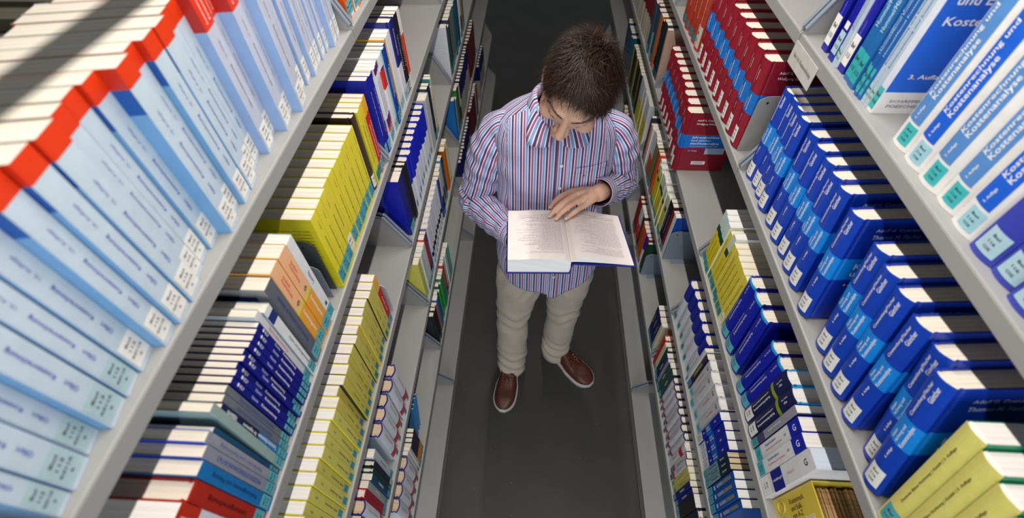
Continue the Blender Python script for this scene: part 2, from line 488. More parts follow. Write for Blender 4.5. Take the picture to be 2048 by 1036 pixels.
def flush_books():
    keyed = {}
    def bay_of(y): return int(math.floor(y / BAY))
    for p in PENDING:
        d = p[8] or KIND[p[2]].desc
        keyed.setdefault((p[0], p[1], bay_of(p[3]), d), []).append(p)
    bayname = {-1: 'near', 0: 'middle', 1: 'far', 2: 'end'}
    for (side, level, b, d), lst in keyed.items():
        lst.sort(key=lambda p: p[3])
        for i, (s, lv, kind, y, T, x, lean, hs, desc, zadd, yaw) in enumerate(lst):
            sp = KIND[kind]; parts = build_kind(sp)
            where = '%s %s shelf, %s bay' % (LEV[level], side_word[side], bayname[b])
            if len(lst) == 1: label = '%s on the %s' % (d, where)
            else: label = '%s %s from near end, %s' % (ORD[i], d, where)
            t = T or sp.T
            lz = TOP[lv] + 0.0004 + zadd + abs(math.sin(lean)) * t / 2
            xx = x if x is not None else A_ + (0.011 if lv == 5 else 0.003) + random.uniform(0.0, 0.006) + sp.rnd
            root = thing(sp.name, label, 'book', (s * xx, y, lz), (0, 0, 0 if s < 0 else math.pi), '%s on the %s %s shelf' % (d if len(d) < 40 else 'books', LEV[level], side_word[side]))
            # the left shelves face +x, the right ones -x; lean tips the top away from the camera
            root.rotation_euler = (-lean if s < 0 else lean, 0, (0 if s < 0 else math.pi) + yaw)
            root.scale = (1, t / sp.T, hs)
            made = {}
            for nm, me, par in parts:
                o = link(nm, me, made.get(par, root)); made[nm] = o
                if nm in ('spine_lettering', 'board_print', 'call_number'): o['kind'] = 'stuff'      # letters too small to pick apart

def run(side, level, kinds, y0, y1, n, **kw):
    """n books side by side between y0 and y1"""
    w = (y1 - y0) / n
    for i in range(n):
        k = kinds if isinstance(kinds, str) else kinds[i % len(kinds)]
        place(side, level, k, y0 + w * (i + 0.5), T=w * 0.975, **kw)

def row(side, level, y, items, **kw):
    """items: (kind, thickness[, lean]) laid out from y towards the far end; kind None is a gap"""
    for it in items:
        k, t = it[0], it[1]
        if k: place(side, level, k, y + t / 2, T=t * 0.975, lean=it[2] if len(it) > 2 else 0.0, **kw)
        y += t
    return y

L, R = -1, 1
K = KIND
W_, BK = (245, 243, 238), (35, 35, 38)
# --- top left shelf
K['olf'] = Spec(H=0.218, D=0.146, T=0.025, col=(192, 209, 221), board=(112, 164, 212), pages=CREAM,
    bands=[(0.0, 0.170, (192, 209, 221), (112, 164, 212)), (0.170, 0.197, (192, 209, 221), (8, 84, 168)), (0.197, 0.218, (226, 58, 14), (196, 44, 14))],
    titles=[('Olfert', 0.062, 0.016, 0.0042, (95, 110, 190)), ('Kostenrechnung', 0.103, 0.048, 0.0048, (70, 86, 178)), ('16. Auflage', 0.152, 0.028, 0.0036, (120, 132, 190))],
    label=(WHT, 0.006, 0.040), call='Bwl\n113\nK011A\n*', desc='pale blue red-topped paperback', rim=(196, 208, 196))
K['olf2'] = Spec(H=0.218, D=0.146, T=0.025, col=(166, 190, 204), board=(108, 160, 204), pages=CREAM, bands=K['olf'].bands, titles=K['olf'].titles,
    label=((172, 200, 205), 0.006, 0.042), call='Bwl\n113\nK011A\n*', desc='pale blue paperback with greenish label', rim=(196, 208, 196))
K['olfb'] = Spec(H=0.218, D=0.146, T=0.028, col=(194, 199, 216), board=(140, 170, 214), pages=CREAM,
    bands=[(0.0, 0.176, (194, 199, 216), (140, 170, 214)), (0.176, 0.218, (228, 56, 16), (176, 34, 26))],
    titles=[('Kostenrechnung', 0.198, 0.032, 0.0045, W_, -0.005), ('Kompendium', 0.198, 0.030, 0.0045, W_, 0.005), ('Olfert | Kostenrechnung', 0.098, 0.062, 0.0042, (70, 74, 110), 0.0), ('16. Auflage', 0.150, 0.022, 0.0032, (110, 112, 140))],
    label=(WHT, 0.006, 0.040), call='Bwl\n113\nK011A\n*', desc='whitish red-topped paperback', rim=(196, 208, 196))
la = [(-.451,-.872,-.854),(-.452,-.85,-.825),(-.457,-.822,-.8),(-.451,-.798,-.769),(-.453,-.768,-.744),(-.454,-.741,-.715),(-.447,-.711,-.687),(-.445,-.685,-.66),(-.446,-.655,-.629),(-.453,-.626,-.607),(-.458,-.604,-.584),(-.457,-.577,-.556),(-.446,-.551,-.526),(-.454,-.523,-.504),(-.450,-.499,-.476),(-.452,-.472,-.449),(-.460,-.442,-.425),(-.464,-.422,-.4),(-.456,-.394,-.368),(-.463,-.362,-.341),(-.451,-.341,-.311),(-.456,-.308,-.29),(-.446,-.289,-.259),(-.459,-.246,-.213),(-.459,-.208,-.184),(-.456,-.179,-.152),(-.459,-.15,-.127),(-.459,-.122,-.1),(-.459,-.097,-.078),(-.453,-.074,-.053),(-.455,-.045,-.022)]
for i, (x, a, b) in enumerate(la):
    g = [la[i - 1][2] if i else a - 0.004, la[i + 1][1] if i < len(la) - 1 else b]
    a2 = min(a, (a + g[0]) / 2 if i else a); b2 = max(b, (b + g[1]) / 2)
    if b2 - a2 > (b - a) + 0.010: a2, b2 = a, b
    x = min(-0.4435, -0.4545 + (x + 0.4535) * 1.3)
    place(L, 5, 'olf2' if i < 5 else 'olf' if i < 18 else 'olfb', (a2 + b2) / 2, T=(b2 - a2) * 0.955, x=-x, yaw=0.17)
def plain(name, col, board=None, H=0.205, D=0.16, T=0.02, desc=None, txt=None, tc=W_, lab=TURQ, hard=False, rnd=0.0, pages=CREAM, bands=None, tl=None, th=None, flip=False, extra=(), fronts=(), labz=(0.006, 0.034), zc=None, headband=None):
    tt = list(extra)
    if txt: tt.append((txt, zc or H * 0.56, tl or H * 0.45, th or min(0.008, T * 0.36), tc, 0.0, flip))
    K[name] = Spec(H=H, D=D, T=T, col=col, board=board, titles=tt, label=(lab,) + tuple(labz) if lab else None, hard=hard, rnd=rnd, pages=pages, bands=bands, desc=desc or name, name='hardcover_book' if hard else 'paperback_book', fronts=fronts, headband=headband)
# beyond the first end plate on the top left shelf
plain('orange_thin', (238, 92, 22), (232, 90, 20), desc='orange paperback with a turquoise label', txt='Kosten', T=0.016)
plain('white_or', (232, 214, 196), (230, 120, 40), desc='cream paperback with orange sides', txt='Rechnung', tc=(180, 60, 30), T=0.018)
plain('teal_dk', (24, 66, 84), desc='dark teal paperback', txt='Bilanz', T=0.016)
plain('red_pb', (190, 36, 30), desc='bright red paperback', txt='Betrieb', T=0.018)
row(L, 5, 0.030, [('orange_thin', .02), ('white_or', .024), ('white_or', .024), ('orange_thin', .022), ('teal_dk', .02), ('teal_dk', .018), (None, .012), ('red_pb', .025), ('red_pb', .025)])

# --- second left shelf
K['lbw'] = Spec(H=0.200, D=0.165, T=0.030, col=(214, 214, 230), bands=[(0.160, 0.200, (188, 44, 18), (190, 44, 20))], pages=WHITE_P,
    titles=[('Kompendium', 0.180, 0.026, 0.005, W_), ('Kosten- und Leistungsrechnung', 0.09, 0.09, 0.006, (120, 122, 180))], label=(TURQ, 0.006, 0.034), desc='white paperback with a red top')
plain('lbred', (176, 38, 20), (168, 34, 18), H=0.188, T=0.026, hard=True, txt='Leistungsrechnung', tc=(70, 14, 10), tl=0.10, desc='worn red hardcover')
plain('lbblue', (18, 112, 178), (22, 120, 190), H=0.195, T=0.020, txt='Rechnungswesen und Planung', tc=(10, 60, 110), tl=0.12, desc='medium blue paperback')
plain('lbgr1', (138, 142, 154), (30, 70, 200), H=0.200, T=0.018, txt='PROZESSKOSTENRECHNUNG IN F & E', tc=(60, 84, 170), tl=0.12, desc='grey paperback with blue capitals')
plain('lbgr2', (150, 150, 160), (60, 90, 220), H=0.205, T=0.018, txt='Verfahren und Rechnung', tc=(110, 110, 170), tl=0.12, desc='lavender grey paperback')
plain('lbteal', (22, 82, 120), (16, 60, 100), H=0.195, T=0.009, desc='thin dark teal paperback')
plain('lbpale', (150, 172, 166), (132, 160, 160), H=0.222, T=0.016, desc='pale green-grey paperback standing taller')
K['lbvie'] = Spec(H=0.205, T=0.014, col=(20, 120, 182), bands=[(0.100, 0.205, (14, 34, 74), (14, 34, 74))], titles=[('Technisches Basiswissen', 0.072, 0.062, 0.006, W_), ('f\u00fcr Ingenieure', 0.128, 0.04, 0.0065, W_), ('VIEBAHN', 0.178, 0.026, 0.006, W_)],
    label=(TURQ, 0.006, 0.034), desc='navy and blue paperback for engineers')
plain('lbgr3', (112, 117, 126), (100, 104, 112), H=0.205, T=0.013, txt='GRENZKOSTENRECHNUNG', tc=(60, 92, 165), tl=0.11, desc='dark grey paperback with blue lettering')
K['lbkos'] = Spec(H=0.205, T=0.0108, col=(14, 20, 132), board=(10, 16, 110), titles=[('Kostenrechnung', 0.094, 0.052, 0.0055, W_, 0, True), ('D\u00e4umler', 0.140, 0.02, 0.0042, (190, 200, 230), 0, True), ('\u25cf KLV', 0.183, 0.018, 0.0055, W_, 0, True)],
    label=(TURQ, 0.006, 0.036), desc='dark blue paperback with white lettering')
plain('lbwr', (222, 220, 222), (190, 205, 212), H=0.215, T=0.014, txt='Kostenrechnung', tc=(225, 110, 90), tl=0.07, desc='white paperback with red lettering', zc=0.14)
K['lbwn'] = Spec(H=0.205, T=0.017, col=(228, 228, 228), board=(150, 180, 190), bands=[(0.172, 0.192, (30, 48, 120), (190, 200, 210))], titles=[('Kosten- und Leistungsrechnung', 0.08, 0.085, 0.004, (60, 60, 70), 0, True)], label=(TURQ, 0.006, 0.036), desc='white paperback with a navy band')
plain('lbgrb', (96, 101, 110), (140, 142, 146), H=0.222, T=0.026, txt='Kosten und Leistung im Betrieb', tc=(50, 74, 140), tl=0.13, desc='thick grey paperback with navy panel', fronts=[(-1, 'panel', 0.02, 0.15, 0.10, 0.205, (24, 32, 96))])
K['lbor'] = Spec(H=0.226, T=0.027, col=(238, 164, 52), bands=[(0.118, 0.226, (246, 186, 136), (240, 172, 70)), (0.112, 0.122, (226, 206, 84), (238, 172, 70))], titles=[('Kostenmanagement', 0.075, 0.062, 0.008, W_, 0, True), ('Handbuch\nKostenrechnung', 0.175, 0.045, 0.012, (222, 96, 70), 0, True), ('\u00a9', 0.130, 0.009, 0.009, (60, 50, 40), 0, True)],
    label=(TURQ, 0.006, 0.036), desc='thick orange paperback')
plain('lbwh', (232, 232, 232), (206, 216, 232), H=0.222, T=0.022, txt='Controlling', tc=(120, 122, 130), tl=0.03, desc='thick white paperback', pages=WHITE_P, extra=[('\u25a0\u25a0', 0.045, 0.009, 0.006, (50, 55, 60))])
yl = (232, 216, 36)
lines = [(-1, 'text', 'Kostenrechnung verstehen und anwenden', 0.012, 0.165 - 0.0085 * i, 0.10 + 0.03 * ((i * 7) % 3) / 2, 0.0036, (60, 58, 20)) for i in range(9)]
K['yel'] = Spec(H=0.195, D=0.16, T=0.026, col=yl, board=(212, 200, 20), pages=STRIPE_P, titles=[('Kostenrechnung', 0.105, 0.062, 0.0042, (50, 48, 22), 0.003, True), ('Einf\u00fchrung', 0.060, 0.03, 0.0034, (70, 68, 30), 0.003, True), ('7. Auflage', 0.165, 0.02, 0.003, (110, 104, 40), 0.003, True)],
    label=((74, 168, 190), 0.010, 0.046), call='Bwl\n113\nSCHM', desc='bright yellow paperback', fronts=lines)
plain('yel_w', yl, (212, 200, 20), H=0.195, T=0.026, txt='Kostenrechnung', tc=(50, 48, 22), th=0.0042, tl=0.06, flip=True, lab=WHT, labz=(0.012, 0.05), pages=STRIPE_P, desc='bright yellow paperback with white label')
plain('brown', (58, 40, 30), (40, 28, 24), H=0.200, T=0.024, hard=True, rnd=0.003, lab=WHT, labz=(0.008, 0.042), desc='dark brown hardcover')
plain('yel_n', (228, 212, 40), (212, 200, 30), H=0.198, T=0.016, txt='Grundlagen der Kostenrechnung', tc=(60, 58, 30), th=0.004, tl=0.10, flip=True, lab=TEAL_L, desc='narrow yellow paperback')
K['redo'] = Spec(H=0.198, T=0.016, col=(204, 32, 30), board=(190, 26, 26), bands=[(0.160, 0.198, (240, 170, 40), (240, 170, 40))], titles=[('Einf\u00fchrung in die Kostenrechnung', 0.09, 0.09, 0.0046, W_, 0, True)], label=((110, 180, 205), 0.006, 0.034), desc='red paperback with an orange top')
y = row(L, 4, -0.862, [('lbw', .030), ('lbred', .026), ('lbblue', .019), ('lbgr1', .016), ('lbgr2', .015), ('lbteal', .008), ('lbpale', .013, 0.03), ('lbvie', .013), ('lbgr3', .012), ('lbgr3', .012)])
row(L, 4, y + 0.001, [('lbkos', .0102)] * 9 + [('lbwr', .014), ('lbwn', .018), (None, .008), ('lbgrb', .026), ('lbor', .030), ('lbor', .030), ('lbwh', .024)])
for i in range(10):
    place(L, 4, 'yel_w' if i == 3 else 'yel', -0.386 + 0.0272 * i, T=0.0264)
row(L, 4, -0.114, [('brown', .024), ('yel_n', .020), ('yel_n', .020), ('redo', .018), ('redo', .016)])
plain('rblue', (10, 22, 150), (18, 40, 170), H=0.212, T=0.020, txt='Grundz\u00fcge des Managements', tl=0.12, th=0.004, flip=True, lab=(120, 190, 215), desc='royal blue paperback', pages=CREAM, fronts=[(-1, 'panel', 0.05, 0.15, 0.10, 0.175, (14, 108, 188))])
K['wpur'] = Spec(H=0.208, T=0.014, col=(226, 226, 232), bands=[(0.05, 0.075, (84, 36, 120), (226, 226, 232)), (0.036, 0.05, (232, 80, 40), (226, 226, 232)), (0.192, 0.208, (90, 30, 110), W_)], titles=[('Controlling mit Kennzahlen', 0.13, 0.09, 0.0036, (60, 60, 70), 0, True)], label=((120, 190, 205), 0.004, 0.034), desc='white paperback with purple and red band', pages=WHITE_P)
K['wredb'] = Spec(H=0.212, T=0.020, col=(228, 228, 232), bands=[(0.130, 0.178, (222, 40, 22), (222, 40, 22)), (0.178, 0.183, (40, 40, 120), W_)], label=(PALE, 0.004, 0.034), desc='white paperback with a broad red band', pages=WHITE_P)
plain('mint', (140, 206, 206), H=0.21, T=0.014, desc='mint green paperback')
plain('blue2', (8, 62, 160), H=0.21, T=0.016, txt='Rechnungswesen', tl=0.08, flip=True, desc='deep blue paperback')
plain('ylthin', (226, 180, 70), H=0.215, T=0.010, desc='thin amber paperback')
K['navw'] = Spec(H=0.228, T=0.026, col=(222, 222, 230), bands=[(0.110, 0.228, (26, 30, 112), (26, 34, 130))], titles=[('Kostenmanagement', 0.17, 0.07, 0.005, W_, 0, True)], label=(PALE, 0.004, 0.034), desc='white and navy hardcover', hard=True, name='hardcover_book')
plain('blk', (22, 22, 40), H=0.222, T=0.020, txt='Handbuch', tl=0.1, th=0.003, lab=(200, 205, 205), desc='black paperback')
K['redwh'] = Spec(H=0.222, T=0.018, col=(232, 224, 220), bands=[(0.04, 0.155, (230, 70, 36), (230, 70, 36))], desc='white paperback with an orange-red middle', pages=WHITE_P)
plain('whthk', (228, 228, 232), (214, 220, 230), H=0.215, T=0.022, desc='plain white paperback', pages=WHITE_P, lab=PALE)
row(L, 4, 0.012, [('rblue', .020), ('rblue', .020), ('wpur', .015), ('wpur', .015), ('wpur', .015), ('wpur', .015), ('wredb', .028), ('mint', .016), ('blue2', .020), ('blue2', .020), ('ylthin', .012), ('whthk', .024), ('whthk', .024), ('navw', .040), ('blk', .026), ('blk', .022), ('redwh', .028)])

# --- third left shelf
K['yel3'] = Spec(H=0.200, D=0.165, T=0.0235, col=(222, 212, 104), board=(246, 228, 40), pages=WHITE_P, titles=[('Kostenrechnung', 0.095, 0.045, 0.0046, (60, 58, 36), 0.0, True), ('Haberstock', 0.055, 0.022, 0.004, (70, 68, 40), 0, True), ('10. Aufl.', 0.165, 0.013, 0.0036, (110, 104, 60), 0, True)],
    label=((74, 170, 200), 0.008, 0.036, 0.013), call='Bwl\n113', desc='pale yellow paperback with turquoise label')
K['yel3b'] = Spec(H=0.200, D=0.165, T=0.0235, col=(212, 196, 92), board=(240, 222, 60), pages=page_mat('pages_duo', (236, 228, 218), dark=0.78, scale=90), titles=[('Kostenrechnung I', 0.11, 0.045, 0.004, (70, 66, 40), 0.0, True), ('Haberstock', 0.06, 0.022, 0.0036, (80, 76, 40), 0, True)],
    label=((64, 150, 196), 0.010, 0.036, 0.013), call='Bwl\n113', desc='ochre yellow paperback with blue label')
K['yel3c'] = Spec(H=0.200, D=0.165, T=0.0235, col=(210, 196, 86), board=(64, 58, 40), pages=K['yel3b'].pages, titles=K['yel3b'].titles, label=((30, 146, 156), 0.010, 0.036, 0.013), call='Bwl\n113', desc='ochre yellow paperback with dark side')
n3 = 22
for i in range(n3):
    y = -0.812 + 0.0237 * (i + 0.5)
    k = 'yel3' if i < 9 else ('yel3c' if i in (11, 13, 15, 18, 20) else 'yel3b')
    place(L, 3, k, y, T=0.0231, x=A_ + 0.004 + (0.004 if i % 3 == 1 else 0) + (0.003 if i % 4 == 2 else 0))
K['redo3'] = Spec(H=0.200, T=0.022, col=(200, 26, 44), bands=[(0.150, 0.200, (236, 178, 70), (236, 178, 70))], titles=[('Einf\u00fchrung', 0.09, 0.06, 0.005, W_, 0, True)], label=((96, 170, 205), 0.006, 0.034), desc='crimson paperback with an orange top', pages=WHITE_P)
place(L, 3, 'redo3', -0.278, T=0.023)
plain('bigblue', (16, 26, 120), (14, 30, 172), H=0.222, D=0.17, T=0.040, txt=None, desc='large blue book with text on its back', lab=TURQ, hard=False, pages=CREAM,
      fronts=[(-1, 'text', 'Einblick in die Kosten und Leistungen', 0.055, 0.190 - 0.0075 * i, 0.095, 0.0030, (130, 160, 235)) for i in range(14)])
plain('blkthin', (26, 26, 34), H=0.218, T=0.02, hard=True, desc='narrow black hardcover', lab=None)
K['whblu'] = Spec(H=0.208, D=0.16, T=0.032, hard=True, rnd=0.005, col=(222, 224, 232), bands=[(0.118, 0.208, (12, 30, 190), (12, 34, 180))], label=((60, 158, 176), 0.016, 0.042, 0.012), call='Bwl', desc='white hardcover with a blue top', name='hardcover_book')
plain('greythk', (196, 200, 202), (190, 194, 198), H=0.215, T=0.05, desc='thick silver grey hardcover', hard=True, lab=None)
plain('navthin', (24, 36, 66), H=0.225, T=0.02, desc='narrow navy paperback')
plain('crteal', (206, 206, 160), (70, 150, 150), H=0.228, T=0.016, desc='cream paperback with teal sides')
row(L, 3, 0.040, [('bigblue', .050), ('blkthin', .026), ('blkthin', .022)])
run(L, 3, 'whblu', 0.142, 0.452, 9)
row(L, 3, 0.456, [('greythk', .056), ('navthin', .022), ('navthin', .02), ('white_or', .018), ('crteal', .018), ('crteal', .016)])
# --- fourth left shelf
K['whr'] = Spec(H=0.208, D=0.16, T=0.037, hard=True, rnd=0.006, col=(226, 228, 236), board=(226, 228, 236), bands=[(0.052, 0.058, (40, 44, 140), (226, 228, 236)), (0.028, 0.052, (222, 64, 36), (226, 228, 236)), (0.203, 0.208, (40, 34, 130), (40, 34, 130))],
    titles=[('Einf\u00fchrung in die BWL', 0.13, 0.08, 0.0040, (110, 112, 140), 0, True)], label=((60, 160, 176), 0.006, 0.030, 0.013), call='Bwl', pages=TAN_P, desc='white hardcover with blue and red bands', name='hardcover_book')
yy = [-.364, -.409, -.451, -.490, -.531]
for v in yy: place(L, 2, 'whr', v, T=0.0375)
plain('palebl', (196, 206, 214), (170, 206, 224), H=0.215, T=0.024, txt='Betriebswirtschaft', tc=(90, 100, 120), tl=0.06, th=0.004, desc='pale blue paperback')
plain('navblk', (24, 30, 58), H=0.205, T=0.018, desc='blackish navy hardcover', hard=True, lab=(190, 205, 210))
plain('dkgreen', (14, 62, 46), H=0.200, T=0.013, desc='dark green hardcover', hard=True, lab=(50, 140, 150))
plain('petrol', (14, 74, 112), H=0.200, T=0.017, txt='Kalkulation', tl=0.05, desc='petrol blue paperback')
plain('grbl', (164, 166, 168), (60, 90, 140), H=0.206, T=0.020, txt='Kosten', tc=(235, 235, 220), tl=0.04, desc='grey paperback with blue edges')
plain('redhc', (172, 24, 46), H=0.215, T=0.024, hard=True, txt='Buchhaltung', tc=(140, 50, 50), tl=0.06, desc='red cloth hardcover')
plain('teal3', (18, 92, 112), H=0.205, T=0.024, txt='Kostenrechnung', tl=0.07, desc='teal paperback with pale lettering', pages=TAN_P)
plain('sky', (176, 206, 222), H=0.205, T=0.028, desc='sky blue paperback')
row(L, 2, -0.790, [('sky', .034), ('teal3', .026), ('whr', .034), ('redhc', .023), ('grbl', .02), ('petrol', .018), ('dkgreen', .014), ('navblk', .016), ('palebl', .024)])
K['whbk'] = Spec(H=0.212, T=0.026, hard=True, rnd=0.004, col=(222, 224, 234), bands=[(0.050, 0.075, (22, 24, 44), (222, 224, 234))], label=((150, 196, 205), 0.004, 0.03, 0.013), call='Bwl', desc='white hardcover with a black band', name='hardcover_book', pages=CREAM)
plain('yelfront', (196, 194, 100), (222, 216, 96), H=0.205, T=0.03, desc='yellow paperback with its cover exposed', lab=PALE)
plain('greyw', (214, 214, 214), (226, 226, 226), H=0.208, T=0.016, desc='greyish white paperback')
K['vermil'] = Spec(H=0.215, T=0.020, col=(200, 44, 16), bands=[(0.0, 0.06, (30, 36, 100), (30, 36, 100))], desc='vermilion paperback with a navy foot', label=(PALE, 0.004, 0.03))
row(L, 2, 0.020, [('yelfront', .034), ('greyw', .018), ('mint', .010), ('greyw', .020), ('greyw', .020), ('vermil', .030), ('blue2', .02)])
run(L, 2, 'whbk', 0.180, 0.440, 9)
plain('skyw', (166, 190, 214), H=0.215, T=0.02, desc='powder blue paperback')
plain('cream', (216, 204, 160), H=0.225, T=0.018, desc='cream paperback', lab=PALE)
K['crbrn'] = Spec(H=0.215, T=0.020, col=(66, 30, 30), bands=[(0.10, 0.215, (222, 210, 170), (222, 210, 170))], desc='brown paperback with a cream top', label=(PALE, 0.004, 0.03))
plain('azure', (30, 130, 200), H=0.225, T=0.022, desc='azure paperback')
plain('orcov', (214, 112, 22), (206, 104, 20), H=0.215, T=0.03, desc='orange book with exposed cover', lab=None)
row(L, 2, 0.442, [('blue2', .022), ('crbrn', .024), ('skyw', .026), ('crbrn', .024), ('azure', .024), ('blk', .02), (None, .03), ('orcov', .035), ('cream', .02), ('cream', .02)])
# --- fifth left shelf
plain('leaflet', (50, 128, 196), (60, 140, 205), H=0.165, D=0.12, T=0.006, desc='thin blue booklet leaning over', lab=None)
for i, v in enumerate((-0.330, -0.345, -0.368, -0.384)): place(L, 1, 'leaflet', v, T=0.006, lean=0.35, x=A_ + 0.03)
K['dkor'] = Spec(H=0.195, T=0.011, col=(228, 150, 30), bands=[(0.08, 0.195, (40, 34, 66), (60, 30, 40))], desc='dark paperback with an orange foot', label=(TURQ, 0.004, 0.028))
row(L, 1, -0.500, [('greyw', .014), ('greyw', .014), ('dkor', .016), ('dkor', .016), ('dkor', .016), ('dkor', .016)])
run(L, 1, 'whr', -0.665, -0.503, 4)
plain('grn', (26, 140, 104), H=0.205, T=0.02, desc='emerald paperback')
plain('lime', (60, 180, 60), H=0.19, T=0.018, desc='lime green paperback')
plain('dkteal2', (10, 76, 70), (14, 90, 84), H=0.205, T=0.02, desc='bottle green paperback')
plain('bluebr', (16, 110, 190), H=0.21, T=0.028, desc='clear blue paperback')
plain('coral', (206, 96, 70), H=0.20, T=0.014, desc='coral paperback')
plain('black2', (28, 28, 32), (30, 32, 40), H=0.21, T=0.024, desc='black hardcover', hard=True, lab=(60, 140, 150))
plain('turqf', (92, 190, 190), (96, 200, 196), H=0.20, T=0.026, desc='turquoise paperback with exposed cover', lab=None)
row(L, 1, 0.018, [('black2', .028), ('black2', .022), ('greyw', .012), ('coral', .016), ('bluebr', .030), ('dkteal2', .024), ('lime', .018), ('dkteal2', .022), ('lime', .016), ('grn', .024), ('grn', .018), ('coral', .022), ('vermil', .02), ('greyw', .018), ('mint', .02), ('greyw', .018), ('greyw', .018), ('grn', .018), ('turqf', .034)])

# --- far sections on the left
plain('gridw', (226, 228, 230), (214, 218, 226), H=0.23, D=0.18, T=0.012, desc='white gridded folder with exposed cover', lab=None,
      fronts=[(-1, 'panel', 0.012 + 0.012 * i, 0.0124 + 0.012 * i, 0.01, 0.225, (168, 176, 186)) for i in range(13)] + [(-1, 'panel', 0.01, 0.165, 0.012 + 0.012 * i, 0.0124 + 0.012 * i, (168, 176, 186)) for i in range(17)])
plain('olive', (70, 84, 40), H=0.22, T=0.03, desc='olive paperback')
plain('dkblu', (22, 52, 84), H=0.22, T=0.03, desc='slate blue paperback')
plain('gry4', (112, 108, 100), H=0.22, T=0.03, desc='dull grey paperback')
plain('tealf', (16, 86, 108), H=0.22, T=0.03, desc='sea blue paperback')
row(L, 3, 0.958, [('gridw', .014), ('gridw', .014), ('olive', .03), ('dkteal2', .03), ('dkblu', .03), ('gry4', .035), ('gry4', .035), ('gry4', .035), ('tealf', .03), ('tealf', .03), ('tealf', .03), ('dkblu', .03), ('gry4', .03), ('greyw', .03), ('crbrn', .03), ('tealf', .03), ('gry4', .03), ('gry4', .03)])
K['navgr'] = Spec(H=0.215, T=0.030, hard=True, rnd=0.004, col=(150, 148, 142), bands=[(0.12, 0.215, (16, 22, 88), (16, 22, 88))], desc='grey hardcover with a navy top', label=None, name='hardcover_book')
plain('bluor', (18, 100, 170), (22, 116, 196), H=0.23, D=0.17, T=0.03, desc='blue paperback with orange panels', lab=None, fronts=[(-1, 'panel', 0.05, 0.10, 0.115, 0.205, (226, 120, 30)), (-1, 'panel', 0.05, 0.10, 0.03, 0.095, (226, 120, 30))])
plain('grnf', (40, 130, 40), H=0.23, T=0.03, desc='grass green paperback')
plain('gryblu', (96, 104, 122), H=0.20, T=0.03, desc='blue-grey paperback')
row(L, 2, 0.960, [('bluor', .035), ('greyw', .022), ('gryblu', .03), ('grnf', .035), ('navthin', .03), ('crbrn', .03)])
run(L, 2, 'navgr', 1.155, 1.52, 12)
plain('maroon', (92, 20, 24), H=0.215, T=0.03, hard=True, desc='maroon hardcover', lab=None, pages=CREAM)
run(L, 2, 'maroon', 1.53, 1.83, 8)
run(L, 1, 'navgr', 0.945, 1.36, 14)
run(L, 1, 'maroon', 1.40, 1.60, 6); row(L, 1, 1.60, [('bluebr', .03), ('bluebr', .03), ('cream', .03), ('maroon', .03)])
run(L, 1, 'navgr', 1.90, 2.2, 8)
run(L, 4, ['gry4', 'tealf', 'olive', 'cream'], 0.96, 1.5, 14)
# books of the next row, standing back to back behind the top left shelf
for i in range(14):
    col = ['olive', 'dkblu', 'gry4', 'black2', 'gry4', 'crbrn', 'dkteal2'][i % 7]
K['backrow'] = Spec(H=0.235, D=0.16, T=0.03, col=(70, 68, 56), pages=page_mat('pages_aged', (98, 94, 82)), desc='dim grey book of the next row behind the shelf')  # shade behind the top shelf put into the page and cover colours
K['backrow2'] = Spec(H=0.235, D=0.16, T=0.03, col=(44, 22, 26), pages=page_mat('pages_aged', (98, 94, 82)), desc='dim dark red book of the next row behind the shelf')  # same darkened pages, standing in for shade
# --- top right shelf
K['navor'] = Spec(H=0.225, D=0.165, T=0.037, hard=True, rnd=0.004, col=(54, 66, 176), board=(40, 52, 160), titles=[('Kostenrechnung', 0.135, 0.09, 0.008, (226, 150, 96), -0.005)], label=((176, 208, 220), 0.008, 0.040, 0.028), call='Bwl\n116\nCOE', desc='navy hardcover with orange lettering', name='hardcover_book')
K['kkl'] = Spec(H=0.228, D=0.165, T=0.040, hard=True, rnd=0.005, col=(236, 234, 230), board=(226, 230, 238), panel=((86, 140, 205), 0.040, 0.210, -0.0185, 0.0085), titles=[('Kostenrechnung und\nKostenanalyse', 0.135, 0.115, 0.020, W_, -0.005), ('5. Auflage', 0.055, 0.020, 0.005, W_, -0.005, False)],
    label=((62, 186, 190), 0.007, 0.036, 0.022), call='Bwl\n116\nCOE', desc='white hardcover with light blue panel', name='hardcover_book')
K['kkb'] = Spec(H=0.228, D=0.165, T=0.040, hard=True, rnd=0.005, col=(236, 234, 230), board=(226, 230, 238), panel=((20, 96, 214), 0.040, 0.210, -0.0185, 0.0085), titles=K['kkl'].titles,
    label=((158, 208, 222), 0.007, 0.036, 0.022), call='Bwl\n116\nCOE', desc='white hardcover with strong blue panel', name='hardcover_book')
K['kkthin'] = Spec(H=0.235, D=0.17, T=0.014, col=(232, 232, 232), board=(24, 98, 212), bands=[(0.0, 0.036, (226, 228, 228), (232, 230, 226)), (0.036, 0.235, (214, 220, 230), (24, 98, 212))],
    fronts=[(1, 'text', 'Kostenrechnung', 0.016, 0.195, 0.13, 0.017, W_), (1, 'text', 'und Einf\u00fchrung', 0.016, 0.165, 0.12, 0.017, W_), (1, 'text', 'Kostenanalyse', 0.016, 0.138, 0.12, 0.015, W_), (1, 'text', '3. Auflage', 0.020, 0.060, 0.055, 0.009, W_), (1, 'text', 'SCH\u00c4FFER', 0.016, 0.022, 0.05, 0.005, (120, 120, 130)), (1, 'text', 'POESCHEL', 0.016, 0.013, 0.05, 0.005, (120, 120, 130))],
    label=((60, 180, 180), 0.006, 0.040), call='Bwl\n116', desc='slim white book showing its blue front cover', name='paperback_book')
plain('palel', (176, 196, 212), (226, 228, 232), H=0.22, T=0.011, txt='Kostenrechnung und Kostenanalyse', tc=(70, 70, 150), tl=0.12, th=0.004, lab=(170, 205, 205), desc='slim pale paperback with violet lettering')
